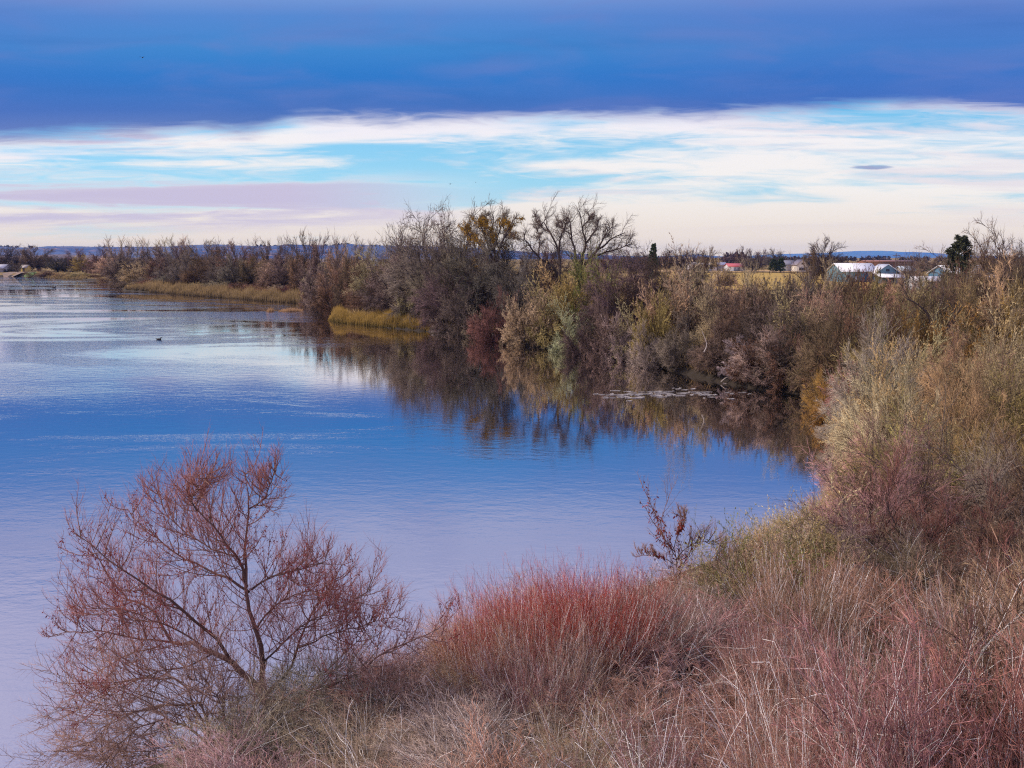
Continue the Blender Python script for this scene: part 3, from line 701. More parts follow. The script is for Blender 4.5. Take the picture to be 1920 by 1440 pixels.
# bare trees standing over the right thicket
ZB = 'among the bare trees before the second blue barn'
for k, px, Y, yt, w, c in [('tree_c', 1808, 78, 486, 120, 'grey'), ('tree_c', 1850, 74, 462, 110, 'brown'), ('tree_c', 1895, 72, 446, 120, 'brown'), ('tree_c', 1925, 66, 470, 140, 'brown'), ('tree_c', 1740, 84, 500, 90, 'grey'), ('tree_c', 1960, 70, 440, 140, 'brown'), ('tree_a', 1835, 90, 480, 110, 'grey'), ('tree_b', 1880, 84, 478, 120, 'brown'), ('tree_a', 1925, 80, 462, 120, 'grey'), ('tree_c', 1870, 62, 500, 110, 'tan'), ('tree_c', 1780, 70, 510, 100, 'brown')]:
    X = (px - 960) / F * Y; plant(k, X, Y, at(px, yt, Y)[2] - gz(X, Y), w / F * Y, c, zone=ZB, px=px)

# ---- foreground thicket
def stems_kind(seed, n, Ht, spread, r, tipc, kids=6, arch=0.0, wig=0.05, twigs=3, patch=1.0):
    """clump of slender shoots from one root crown"""
    rng = np.random.default_rng(seed); st = Acc(); cr = Acc()
    a = rng.random(n) * 6.283; q = np.sqrt(rng.random(n)); P = np.stack([np.cos(a) * q, np.sin(a) * q, np.zeros(n)], 1) * patch; P[:, 2] = -0.3
    lean = spread * q * rng.uniform(0.5, 1.3, n); a2 = a + rng.normal(0, 0.7, n)
    D = np.stack([np.cos(a2) * lean, np.sin(a2) * lean, np.ones(n)], 1); L = Ht * rng.uniform(0.62, 1.08, n)
    s0 = grow(P, D, L, 6, wig, arch, rng); tubes(st, s0, r * rng.uniform(0.8, 1.4, n), np.full(n, r * 0.3), 3, 0.0, 1.0, rng)
    p, d, l, ix, t = spawn(s0, L, kids, 0.2, 0.95, 26, 0.42, rng, 0.15, taper=0.45)
    s1 = grow(p, d, l, 3, wig * 1.6, arch + 0.25, rng); tubes(cr, s1, np.full(len(p), r * 0.55), np.full(len(p), r * 0.2), 3, 0.5, 1.0, rng)
    p, d, l2, ix, t = spawn(s1, l, twigs, 0.15, 0.9, 32, 0.5, rng, 0.15); cones(cr, p, d, l2, np.full(len(p), r * 0.36), 0.8, 1.0, rng)
    return st, cr
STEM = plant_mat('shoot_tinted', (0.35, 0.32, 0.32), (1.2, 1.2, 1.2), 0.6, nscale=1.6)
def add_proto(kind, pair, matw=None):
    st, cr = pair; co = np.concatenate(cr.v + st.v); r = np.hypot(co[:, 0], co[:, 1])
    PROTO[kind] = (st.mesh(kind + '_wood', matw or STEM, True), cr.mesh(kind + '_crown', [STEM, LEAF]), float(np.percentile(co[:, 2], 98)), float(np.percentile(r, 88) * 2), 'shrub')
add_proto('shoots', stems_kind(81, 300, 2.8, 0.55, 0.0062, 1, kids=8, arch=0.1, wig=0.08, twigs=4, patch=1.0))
add_proto('tangle_a', stems_kind(82, 210, 3.0, 1.3, 0.0075, 1, kids=8, arch=-0.6, wig=0.17, twigs=5, patch=1.0))
add_proto('tangle_b', stems_kind(83, 190, 2.8, 1.9, 0.0075, 1, kids=8, arch=-1.0, wig=0.20, twigs=5, patch=1.1))
_plant0 = plant
def shoots(kind, px, py_base, yt, w_m, c_lo, c_hi, zone):
    P = onz(px, py_base, 1.0); X, Y = P[0], P[1]; g = gz(X, Y); h = max(0.8, at(px, yt, Y)[2] - g)
    r = plant(kind, X, Y, h, w_m * 1.15, c_hi, zone=zone, px=px)
    lo = PL[c_lo] if isinstance(c_lo, str) else c_lo
    r.children[0].color = tuple(c * RR.uniform(0.85, 1.15) for c in lo) + (1,)
    return r
PL['blood'] = (0.42, 0.06, 0.045); PL['wine'] = (0.34, 0.07, 0.055); PL['mauve'] = (0.31, 0.205, 0.18); PL['rose'] = (0.29, 0.155, 0.125); PL['drift'] = (0.36, 0.225, 0.17); PL['orange'] = (0.36, 0.165, 0.09); PL['ashen'] = (0.27, 0.20, 0.17)
WORD['ashen'] = 'ashen'
for nm_, a_ in (('thicket_a', dict(droop=-0.1, out=0.5)), ('thicket_b', dict(droop=0.3, out=0.3)), ('thicket_c', dict(droop=-0.5, out=0.7))):
    add_proto(nm_, kind_dome(90 + len(PROTO), Ht=2.9, W=4.0, stems=34, low=78, k1=13, k2=7, k3=5, l1=0.36, twig=0.0055, r0=0.015, wig=0.17, ragged=0.3, **a_))
WORD['wine'] = 'wine red'
WORD.update(blood='bright red', mauve='dusky mauve', rose='rosy brown', drift='pale tan', orange='orange brown')
ZN = 'in the brush below the bridge side'
ZN = 'in the twiggy brush at the foot of the slope'
rr = random.Random(314)
for px, yb, yt, w, c1, c2 in [(940, 1262, 1120, 1.8, 'wine', 'blood'), (1010, 1275, 1100, 1.9, 'wine', 'blood'), (1080, 1260, 1085, 1.9, 'wine', 'blood'), (1140, 1270, 1090, 2.0, 'wine', 'blood'),
                              (900, 1300, 1170, 1.6, 'rose', 'red'), (1210, 1250, 1110, 2.0, 'mauve', 'red'), (1270, 1240, 1110, 2.0, 'mauve', 'rose'), (1460, 1330, 1170, 1.5, 'rose', 'wine'),
                              (1050, 1310, 1150, 2.0, 'mauve', 'rose'), (1500, 1230, 1050, 2.4, 'mauve', 'rose'), (1000, 1350, 1220, 1.7, 'rose', 'orange')]:
    shoots('shoots', px, yb, yt, w, c1, c2, ZN)
for px, yb, yt, wpx_, c in [(1400, 1195, 1000, 210, 'green'), (1475, 1165, 990, 210, 'straw'), (1340, 1200, 1030, 160, 'straw'), (1540, 1120, 940, 220, 'cream'), (1440, 1170, 1020, 150, 'green'), (1215, 1240, 1080, 150, 'mauve')]:
    plant_px('sapling_leafy', px, yb, yt, wpx_, c, zone=ZN, zg=1.0)
for px, yb, yt, wpx_, c in [(1290, 1205, 1065, 120, 'tan'), (1370, 1180, 1030, 150, 'olive'), (1430, 1150, 1000, 170, 'straw'), (1510, 1130, 970, 170, 'straw'), (1500, 1180, 1040, 150, 'olive'), (1575, 1090, 930, 150, 'tan')]:
    plant_px('sapling_leafy', px, yb, yt, wpx_, c, zone=ZN, zg=1.0)
for px, yb, yt, wpx_, c in [(1520, 1160, 1000, 200, 'olive'), (1425, 1185, 1055, 170, 'tan'), (1345, 1205, 1090, 140, 'olive')]:
    plant_px('near_leafy_b', px, yb, yt, wpx_, c, zone=ZN, zg=1.0)
for px, yb, yt, wpx_, c in [(1640, 1090, 850, 260, 'mauve'), (1730, 1060, 840, 240, 'brown'), (1860, 1110, 830, 280, 'ashen'), (1600, 1140, 960, 200, 'ashen'), (1905, 1200, 960, 260, 'brown'), (1960, 1080, 800, 280, 'brown'), (1690, 1180, 1010, 200, 'mauve')]:
    plant_px('small_tree', px, yb, yt, wpx_, c, zone=ZN, zg=1.2)
def top_line(px): return float(np.interp(px, [380, 560, 700, 800, 870, 960, 1200, 1350, 1500, 1700, 1900], [1420, 1335, 1320, 1270, 1215, 1190, 1170, 1150, 1085, 1040, 1010]))
for Y, x0, dy in [(23.5, 1560, -70), (21.5, 1480, -30), (19.5, 1330, 10), (18.0, 860, 20), (16.4, 700, 70), (14.8, 560, 100), (13.2, 430, 140), (11.6, 380, 190), (10.2, 480, 250)]:
    px = x0
    while px < 2060:
        X = (px - 960) / F * Y; yt = top_line(px) + dy + rr.uniform(-25, 25); g = gz(X, Y)
        z = at(px, yt, Y)[2]; h = min(3.9, max(1.0, z - g)) * rr.uniform(0.8, 1.1)
        d = float(sdist([X], [Y])[0])
        if d > -0.6:
            east = px > 1500
            c1, c2 = rr.choice([('mauve', 'rose'), ('drift', 'mauve'), ('drift', 'rose'), ('rose', 'rose')] if not east else [('mauve', 'ashen'), ('drift', 'mauve'), ('brown', 'ashen'), ('brown', 'rose'), ('rose', 'mauve')])
            if px < 1000 and Y < 15 : c1, c2 = rr.choice([('drift', 'mauve'), ('mauve', 'drift'), ('drift', 'orange'), ('mauve', 'mauve')])
            r = plant(rr.choice(['thicket_a', 'thicket_b', 'thicket_c', 'thicket_a', 'thicket_b', 'tangle_a', 'tangle_b']), X, Y, h, rr.uniform(2.3, 3.1), c2, zone=ZN, px=px)
            r.children[0].color = tuple(c * rr.uniform(0.85, 1.15) for c in PL[c1]) + (1,)
        px += rr.uniform(1.3, 2.1) / Y * F

# ------------------------------------------------------------------ trees drawn limb by limb
def resample(P, n):
    P = np.array(P, float); d = np.r_[0, np.cumsum(np.linalg.norm(np.diff(P, axis=0), axis=1))]
    # smooth with Catmull-Rom
    m = len(P)
    if m > 2:
        Q = []
        for i in range(m - 1):
            p0, p1, p2, p3 = P[max(i - 1, 0)], P[i], P[i + 1], P[min(i + 2, m - 1)]
            for t in np.linspace(0, 1, 8, endpoint=False):
                Q.append(0.5 * ((2 * p1) + (-p0 + p2) * t + (2 * p0 - 5 * p1 + 4 * p2 - p3) * t * t + (-p0 + 3 * p1 - 3 * p2 + p3) * t ** 3))
        Q.append(P[-1]); P = np.array(Q); d = np.r_[0, np.cumsum(np.linalg.norm(np.diff(P, axis=0), axis=1))]
    s = np.linspace(0, d[-1], n)
    return np.stack([np.interp(s, d, P[:, k]) for k in range(3)], 1), d[-1]
def drawn_tree(name, limbs, Y, seed, cfg, label, cat='tree', base=None, colors=((1, 1, 1), (0.2, 0.15, 0.14)), mats=None, barkcol=(1, 1, 1)):
    """limbs: (photo points, depth shift at the end in m, base radius, tip radius)"""
    rng = np.random.default_rng(seed); tr = Acc(); cr = Acc(); lv = Acc()
    bx = at(base[0], base[1], Y); g = gz(bx[0], bx[1]); origin = np.array([bx[0], bx[1], g])
    n = 13; S = []; L = []
    for pts, dz0, dz, ra, rb in limbs:
        m = len(pts); P = [at(p[0], p[1], Y + dz0 + (dz - dz0) * (i / (m - 1))) for i, p in enumerate(pts)]
        s, l = resample(P, n); s[1:-1] += rng.normal(0, l * 0.006, (n - 2, 3)); s -= origin
        tubes(tr, s[None], [ra], [rb], 7, 0, 0.4, rng); S.append(s); L.append(l)
    # extra limbs reaching towards and away from the viewer, so the crown has depth
    S = np.array(S); L = np.array(L)
    L = np.minimum(L, cfg.get('lmax', 99)); p, d, l, ix, t = spawn(S, L, cfg['k0'], cfg.get('t0', 0.30), 1.0, cfg.get('a0', 42), cfg['r0'], rng, cfg.get('up0', 0.2), taper=cfg.get('tp', 0.35))
    s1 = grow(p, d, l, 6, 0.09, cfg.get('up', 0.5), rng); tubes(tr, s1, np.full(len(p), cfg['w'] * 3), np.full(len(p), cfg['w']), 4, 0.2, 0.8, rng)
    p, d, l1, ix, t = spawn(s1, l, cfg['k1'], 0.08, 1.0, cfg.get('a1', 42), cfg['r1'], rng, cfg.get('up1', 0.25), taper=0.3)
    s2 = grow(p, d, l1, 4, 0.08, cfg.get('up', 0.5), rng); tubes(cr, s2, np.full(len(p), cfg['w'] * 1.4), np.full(len(p), cfg['w'] * 0.5), 3, 0.3, 1.0, rng)
    p, d, l2, ix, t = spawn(s2, l1, cfg['k2'], 0.05, 1.0, cfg.get('a2', 40), cfg['r2'], rng, cfg.get('up1', 0.25))
    cones(cr, p, d, l2 + cfg['w'] * 8, np.full(len(p), cfg['w'] * 0.7), 0.6, 1.0, rng)
    if cfg.get('leaf'):
        # hanging clusters of dry leaves strung along the side branches
        p, d, l3, ix, t = spawn(s2, l1, cfg['leaf'], 0.0, 0.9, 60, 0.1, rng, -1.2)
        low = p[:, 2] < cfg.get('leaf_top', 1e9); keep = low & (rng.random(len(p)) < 0.85) & (np.sin(p[:, 0] * 2.3 + p[:, 2] * 1.9) + rng.normal(0, 0.5, len(p)) > cfg.get('leaf_cut', -0.2))
        p, d = p[keep], d[keep]; k = len(p)
        leaves(lv, p, d, cfg['leafL'] * rng.uniform(0.6, 1.3, k), cfg['leafL'] * 0.38 * rng.uniform(0.7, 1.2, k), rng)
    root = empty(name, origin); tag(root, label, cat)
    a = obj('trunk', tr.mesh(name + '_trunk', mats[0], True), root); b = obj('crown', cr.mesh(name + '_crown', mats[1]), root)
    a.color = tuple(barkcol) + (1,); b.color = tuple(colors[0]) + (1,)
    if lv.n: c = obj('foliage', lv.mesh(name + '_leaves', mats[2]), root); c.color = tuple(colors[1]) + (1,)
    return root

CTW = dict(k0=17, r0=0.30, k1=10, r1=0.50, k2=7, r2=0.6, w=0.0135, up=0.15, up0=0.05, up1=0.05, tp=0.30, a0=46, a1=46, lmax=12)
cw = [([(1086, 580), (1084, 517), (1080, 480), (1071, 439), (1066, 408)], 0, 2, 0.32, 0.05),
      ([(1086, 580), (1088, 515), (1091, 489), (1098, 457), (1091, 427), (1088, 404)], 0, -2, 0.32, 0.05),
      ([(1086, 580), (1090, 512), (1103, 489), (1119, 471), (1146, 450), (1172, 436)], 0, -1, 0.34, 0.05),
      ([(1098, 457), (1119, 427), (1122, 411)], -1, 1, 0.14, 0.04), ([(1119, 471), (1135, 440), (1148, 424)], 0, 2, 0.14, 0.04),
      ([(1110, 482), (1140, 472), (1166, 464), (1182, 452)], 0, -3, 0.13, 0.04), ([(1071, 439), (1050, 425), (1046, 414)], 1, 4, 0.10, 0.03), ([(1091, 427), (1106, 410), (1107, 405)], -1, -4, 0.1, 0.03)]
drawn_tree('cottonwood_tree', cw, 108, 201, CTW, 'tall spreading bare cottonwood, the widest crown against the sky above the bank', base=(1086, 600), colors=((0.14, 0.10, 0.085), (1, 1, 1)), mats=[BARK, TWIG, LEAF])
cw2 = [([(1052, 580), (1050, 507), (1045, 466), (1034, 439), (1020, 418), (1024, 405)], 0, 2, 0.28, 0.05),
       ([(1047, 475), (1052, 443), (1061, 420), (1062, 408)], 0, -2, 0.16, 0.04),
       ([(1052, 560), (1039, 505), (1009, 480), (988, 455), (982, 436)], 0, -3, 0.26, 0.05), ([(1009, 480), (1012, 450), (1006, 425)], -1, 2, 0.12, 0.04), ([(1034, 439), (1010, 420), (1003, 402)], 1, 3, 0.10, 0.03)]
drawn_tree('cottonwood_tree', cw2, 103, 202, CTW, 'bare cottonwood with forked leaning trunks just riverward of the widest one', base=(1052, 600), colors=((0.14, 0.10, 0.085), (1, 1, 1)), mats=[BARK, TWIG, LEAF])
GLD = plant_mat('gold_leaves', (1, 1, 1), (1, 1, 1), 0.3, 0.35)
cy = [([(928, 580), (926, 473), (924, 439), (926, 404)], 0, 2, 0.28, 0.05), ([(926, 500), (915, 460), (908, 440), (894, 405)], 0, -3, 0.2, 0.04), ([(927, 500), (938, 462), (956, 423), (968, 408)], 0, 0, 0.2, 0.04),
      ([(924, 470), (938, 430), (944, 400)], 0, 4, 0.14, 0.04), ([(918, 490), (900, 460), (880, 440), (874, 425)], 0, 2, 0.16, 0.04), ([(910, 440), (908, 415), (912, 402)], -2, -1, 0.1, 0.03)]
drawn_tree('cottonwood_tree', cy, 106, 203, dict(k0=19, r0=0.32, k1=11, r1=0.50, k2=8, r2=0.6, w=0.0125, up=0.2, up0=0.1, up1=0.05, tp=0.45, a0=46, lmax=11, leaf=5, leafL=0.36, leaf_top=13.2, leaf_cut=0.0),
           'tall cottonwood still holding golden yellow leaves on its lower crown', base=(928, 600), colors=((0.16, 0.12, 0.08), (0.42, 0.24, 0.03)), mats=[BARK, TWIG, GLD])

RED = plant_mat('red_shoots', (0.60, 0.58, 0.56), (1.0, 0.80, 0.78), 0.35, nscale=1.5)
RLV = plant_mat('dry_red_leaves', (1, 1, 1), (1, 1, 1), 0.45, 0.15)
BK2 = plant_mat('bark_rough', (0.050, 0.036, 0.034), (0.26, 0.16, 0.14), 0.2, nscale=6)
fl = [([(522, 1345), (505, 1318), (472, 1275), (435, 1243), (400, 1225), (362, 1208), (321, 1204)], 0, 0.6, 0.085, 0.03),
      ([(321, 1204), (300, 1170), (289, 1146), (262, 1132), (234, 1119), (200, 1075), (170, 1020)], 0.6, 1.6, 0.03, 0.008),
      ([(500, 1310), (490, 1260), (490, 1220), (480, 1180), (472, 1137), (463, 1100), (458, 1009), (467, 954), (464, 915), (458, 885)], 0, -0.5, 0.06, 0.006),
      ([(463, 1100), (450, 1060), (440, 1041), (412, 1000), (376, 963), (352, 930), (342, 910)], -0.2, -1.2, 0.032, 0.006),
      ([(467, 1110), (430, 1085), (408, 1073), (358, 1055), (307, 1018), (257, 977), (240, 955)], -0.2, 1.2, 0.028, 0.006),
      ([(472, 1105), (495, 1088), (518, 1078), (577, 1064), (612, 1050)], -0.2, -1.0, 0.022, 0.006), ([(467, 954), (495, 935), (510, 900), (518, 880)], -0.4, -1.0, 0.016, 0.005),
      ([(500, 1300), (541, 1256), (559, 1215), (570, 1180), (587, 1146), (623, 1100), (640, 1060)], 0, 1.0, 0.035, 0.007),
      ([(525, 1330), (555, 1312), (610, 1285), (669, 1265), (724, 1224), (770, 1204), (815, 1192), (850, 1190)], 0, -1.4, 0.035, 0.007),
      ([(435, 1243), (405, 1200), (380, 1174), (345, 1150), (316, 1128), (266, 1091), (211, 1055), (142, 1000)], 0.2, -1.5, 0.038, 0.006),
      ([(321, 1204), (280, 1200), (243, 1197), (200, 1186), (160, 1183), (105, 1190)], 0.6, 0.0, 0.022, 0.006),
      ([(300, 1210), (250, 1225), (200, 1250), (160, 1280), (138, 1300)], 0.6, 1.2, 0.018, 0.005),
      ([(380, 1215), (330, 1180), (280, 1160), (220, 1140), (150, 1140)], 0.3, -1.0, 0.02, 0.005),
      ([(400, 1225), (350, 1250), (290, 1260), (230, 1290), (180, 1330)], 0.2, -1.2, 0.02, 0.005),
      ([(480, 1180), (500, 1150), (540, 1120), (590, 1110), (640, 1125)], -0.2, 1.2, 0.02, 0.005), ([(440, 1041), (400, 1030), (350, 1000), (310, 960), (300, 925)], -0.4, 0.8, 0.016, 0.005),
      ([(490, 1250), (530, 1205), (590, 1160), (650, 1130), (700, 1105)], 0, -0.8, 0.022, 0.005), ([(559, 1215), (620, 1190), (690, 1170), (750, 1155)], 0.3, 0.9, 0.018, 0.005),
      ([(560, 1310), (640, 1230), (680, 1190), (700, 1150)], 0.3, 1.0, 0.018, 0.005), ([(370, 960), (360, 930), (400, 880)], -1, -1.6, 0.012, 0.004)]
drawn_tree('bank_tree', fl, 15.6, 301, dict(k0=25, r0=0.50, lmax=2.7, t0=0.10, a0=62, k1=8, r1=0.60, a1=50, k2=4, r2=0.85, a2=36, tp=0.5, w=0.0036, up=0.9, up0=0.0, up1=0.25, leaf=4, leafL=0.06, leaf_top=4.6, leaf_cut=0.30),
           'bare leaning tree hung with dry red leaves, alone at the near water edge', base=(524, 1352), colors=((0.35, 0.17, 0.15), (0.22, 0.03, 0.03)), mats=[BK2, RED, RLV], barkcol=(1.8, 1.6, 1.55))
fl2 = [([(400, 1415), (380, 1330), (330, 1318), (289, 1325), (240, 1340), (197, 1362), (152, 1421)], 0, 0.5, 0.03, 0.005), ([(395, 1400), (330, 1350), (270, 1360), (220, 1400), (190, 1445)], 0, -0.6, 0.025, 0.005),
       ([(400, 1420), (350, 1290), (290, 1270), (230, 1280), (170, 1320)], 0, 1.2, 0.025, 0.005), ([(400, 1420), (420, 1340), (390, 1290), (350, 1270)], 0, -1.0, 0.02, 0.004), ([(400, 1430), (330, 1400), (280, 1410), (240, 1450)], 0, 0.2, 0.02, 0.004),
       ([(405, 1420), (450, 1350), (500, 1330), (540, 1350)], 0, -0.8, 0.02, 0.004)]
drawn_tree('bank_shrub', fl2, 14.6, 302, dict(k0=26, r0=0.42, k1=12, r1=0.5, k2=6, r2=0.5, w=0.0038, up=0.2, up0=0.0, up1=0.1, t0=0.1),
           'low grey brown arching shrub over the water under the red leafed tree', cat='shrub', base=(400, 1440), colors=((0.36, 0.27, 0.23), (0.2, 0.05, 0.04)), mats=[BK2, RED, RLV], barkcol=(1.6, 1.5, 1.4))
# middle sapling with curled dark red leaves
sp_ = [([(1300, 1215), (1275, 1150), (1268, 1070), (1262, 1030), (1240, 1000), (1232, 968)], 0, 0.2, 0.022, 0.005), ([(1262, 1030), (1272, 1000), (1285, 975), (1276, 965)], 0, -0.2, 0.012, 0.004),
       ([(1266, 1050), (1285, 1030), (1320, 1015), (1358, 1020)], 0, -0.3, 0.012, 0.004), ([(1268, 1060), (1240, 1045), (1210, 1042), (1198, 1040)], 0, 0.3, 0.01, 0.004),
       ([(1310, 1220), (1380, 1180), (1365, 1130), (1350, 1090), (1345, 1050)], 0, 0.5, 0.02, 0.005), ([(1405, 1175), (1410, 1140), (1420, 1100), (1430, 1040)], 0.3, 0.8, 0.016, 0.004), ([(1300, 1215), (1405, 1178), (1380, 1120), (1390, 1060)], 0.2, -0.3, 0.018, 0.005)]
drawn_tree('sapling', sp_, 19.0, 303, dict(k0=14, r0=0.36, k1=7, r1=0.55, k2=4, r2=0.7, w=0.004, up=0.7, leaf=7, leafL=0.10, leaf_top=9, leaf_cut=0.75),
           'young tree with curled dark red leaves on its upper twigs, rising over the red brush', cat='tree', base=(1305, 1230), colors=((0.30, 0.20, 0.15), (0.17, 0.025, 0.02)), mats=[BK2, RED, RLV], barkcol=(1.4, 1.2, 1.1))
dk = [([(1775, 1150), (1778, 1110), (1770, 1085), (1735, 1050), (1700, 1020), (1680, 985), (1660, 960)], 0, 0.5, 0.055, 0.01), ([(1778, 1105), (1800, 1075), (1830, 1040), (1850, 990), (1865, 950)], 0, -0.6, 0.04, 0.008),
      ([(1735, 1050), (1745, 1010), (1770, 990), (1780, 960)], 0.2, -0.3, 0.025, 0.006), ([(1700, 1020), (1660, 1010), (1620, 1000), (1590, 985)], 0.3, 0.8, 0.02, 0.005), ([(1830, 1040), (1870, 1020), (1900, 1010)], -0.3, -1, 0.02, 0.005), ([(1680, 985), (1660, 940), (1670, 900), (1685, 870)], 0.4, 1.0, 0.022, 0.005),
      ([(1765, 1080), (1740, 1090), (1700, 1085), (1650, 1060)], 0, 0.9, 0.02, 0.005)]
drawn_tree('bank_tree', dk, 18.6, 304, dict(k0=13, r0=0.46, k1=9, r1=0.55, k2=4, r2=0.6, w=0.0042, up=0.5, t0=0.2),
           'small dark forked tree with crooked black limbs in the brush on the slope', base=(1776, 1190), colors=((0.20, 0.10, 0.085), (1, 1, 1)), mats=[BK2, RED, RLV])
dk2 = [([(1325, 1180), (1340, 1140), (1310, 1080), (1290, 1060)], 0, 0.5, 0.02, 0.006), ([(1620, 1010), (1640, 960), (1655, 915), (1680, 890), (1700, 870)], 0, 0.5, 0.03, 0.008)]
rt = [([(1665, 830), (1660, 790), (1655, 750), (1660, 715), (1650, 680), (1640, 640)], 0, 0.5, 0.10, 0.02), ([(1660, 715), (1680, 680), (1700, 650)], 0, -0.8, 0.05, 0.015), ([(1655, 740), (1630, 700), (1615, 670)], 0, 1.2, 0.05, 0.015), ([(1660, 770), (1690, 740), (1710, 720)], 0, 0.8, 0.035, 0.012)]
drawn_tree('bank_tree', rt, 44, 305, dict(k0=14, r0=0.42, k1=10, r1=0.5, k2=7, r2=0.5, w=0.006, up=0.4),
           'ash grey bushy tree with a dark slim trunk beside the small green willow', base=(1665, 835), colors=((0.42, 0.36, 0.32), (1, 1, 1)), mats=[BARK, TWIG, RLV])
rt2 = [([(1765, 680), (1768, 650), (1745, 615), (1738, 585), (1700, 560)], 0, 0.5, 0.17, 0.03), ([(1768, 650), (1780, 610), (1800, 580)], 0, -1, 0.1, 0.03), ([(1745, 615), (1765, 570), (1770, 540)], 0, 1.2, 0.09, 0.02), ([(1766, 655), (1730, 640), (1700, 660), (1680, 668)], 0, 0.8, 0.07, 0.02)]
drawn_tree('bank_tree', rt2, 60, 306, dict(k0=12, r0=0.40, k1=8, r1=0.45, k2=6, r2=0.5, w=0.008, up=0.2),
           'thick limbed dark bare tree leaning over the golden gap in the slope thicket', base=(1768, 700), colors=((0.12, 0.075, 0.05), (1, 1, 1)), mats=[BARK, TWIG, RLV])

# ------------------------------------------------------------------ ground cover (nobody could count it)
def scatter(n, Y0, Y1, ax, rng, dmin, dmax):
    out = []
    while len(out) < n:
        m = n * 3; Y = Y0 * (Y1 / Y0) ** rng.random(m); u = rng.uniform(ax[0], ax[1], m); X = u * Y
        d = sdist(X, Y); k = (d > dmin) & (d < dmax); out += list(zip(X[k], Y[k]))
        if k.sum() == 0: break
    return np.array(out[:n])
def cover(name, n, Y0, Y1, ax, dmin, dmax, hL, r, col, tipc, lean, seed, label, cat):
    rng = np.random.default_rng(seed); P = scatter(n, Y0, Y1, ax, rng, dmin, dmax)
    z = ground_z(P[:, 0], P[:, 1]); k = len(P); sc = np.sqrt(P[:, 1] / Y0)
    D = np.stack([rng.normal(0, lean, k), rng.normal(0, lean, k), np.ones(k)], 1)
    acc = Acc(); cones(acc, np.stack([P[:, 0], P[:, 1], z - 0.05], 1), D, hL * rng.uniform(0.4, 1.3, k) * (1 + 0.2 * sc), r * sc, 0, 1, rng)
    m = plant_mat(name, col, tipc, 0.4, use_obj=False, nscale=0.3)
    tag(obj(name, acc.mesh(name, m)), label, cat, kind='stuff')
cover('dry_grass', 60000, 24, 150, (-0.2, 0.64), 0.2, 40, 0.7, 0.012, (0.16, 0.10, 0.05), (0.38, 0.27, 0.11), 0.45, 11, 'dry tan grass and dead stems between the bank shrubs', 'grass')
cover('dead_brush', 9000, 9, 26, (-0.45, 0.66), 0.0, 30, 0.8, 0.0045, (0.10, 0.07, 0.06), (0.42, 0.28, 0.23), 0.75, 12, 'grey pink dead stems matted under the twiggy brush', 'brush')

# ------------------------------------------------------------------ reeds
def reeds(name, line, rows_px, n, hgt, col, tip, seed, label, zf=0.6):
    rng = np.random.default_rng(seed); A = np.array([onz(*p)[:2] for p in line])
    d = np.r_[0, np.cumsum(np.linalg.norm(np.diff(A, axis=0), axis=1))]; s = rng.random(n) * d[-1]
    X = np.interp(s, d, A[:, 0]); Y = np.interp(s, d, A[:, 1]) + rng.random(n) * rows_px
    z = np.maximum(-0.2, ground_z(X, Y) * 0.6)
    cl = 0.75 + 0.25 * np.sin(X * 1.9 + 2 * np.sin(Y * 0.8)) * np.sin(Y * 1.3)
    endf = np.clip(np.minimum(s, d[-1] - s) / (d[-1] * 0.06 + 1e-6), 0.45, 1)
    L = hgt * rng.uniform(0.45, 1.25, n) * cl * endf * (0.85 + 0.2 * np.sin(X * 0.7 + 1.7 * np.sin(X * 0.23)))
    acc = Acc(); D = np.stack([rng.normal(0.05, 0.13, n), rng.normal(0, 0.13, n), np.ones(n)], 1)
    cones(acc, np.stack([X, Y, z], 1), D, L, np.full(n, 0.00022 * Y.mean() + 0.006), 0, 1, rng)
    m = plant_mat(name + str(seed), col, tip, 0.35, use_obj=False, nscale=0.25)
    tag(obj(name, acc.mesh(name, m)), label, 'reeds', kind='stuff')
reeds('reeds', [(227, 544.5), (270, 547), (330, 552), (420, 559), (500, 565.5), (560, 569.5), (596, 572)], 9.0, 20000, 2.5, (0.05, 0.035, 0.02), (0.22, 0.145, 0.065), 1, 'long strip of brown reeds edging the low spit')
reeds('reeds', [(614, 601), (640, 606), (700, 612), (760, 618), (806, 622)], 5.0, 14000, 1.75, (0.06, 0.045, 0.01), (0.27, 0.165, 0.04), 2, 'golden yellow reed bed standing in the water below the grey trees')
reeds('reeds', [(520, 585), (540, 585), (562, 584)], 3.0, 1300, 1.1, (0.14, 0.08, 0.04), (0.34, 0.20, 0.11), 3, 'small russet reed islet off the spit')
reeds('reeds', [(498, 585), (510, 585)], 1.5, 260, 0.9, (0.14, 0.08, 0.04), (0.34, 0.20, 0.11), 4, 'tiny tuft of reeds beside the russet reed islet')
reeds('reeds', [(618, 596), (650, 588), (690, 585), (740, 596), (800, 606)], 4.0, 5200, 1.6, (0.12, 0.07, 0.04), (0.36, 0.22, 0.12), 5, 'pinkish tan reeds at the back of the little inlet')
reeds('reeds', [(180, 526), (215, 529), (236, 534)], 5.0, 1800, 1.6, (0.12, 0.08, 0.03), (0.30, 0.22, 0.08), 6, 'olive reeds in the cove behind the spit tip')
reeds('reeds', [(1524, 748), (1540, 765), (1562, 792)], 3.0, 1800, 0.7, (0.12, 0.07, 0.03), (0.36, 0.19, 0.06), 7, 'orange brown grass at the inner corner of the bay')
reeds('reeds', [(80, 521), (120, 523), (170, 525)], 6.0, 2000, 1.6, (0.10, 0.07, 0.03), (0.24, 0.16, 0.07), 8, 'brown reeds along the far shore')

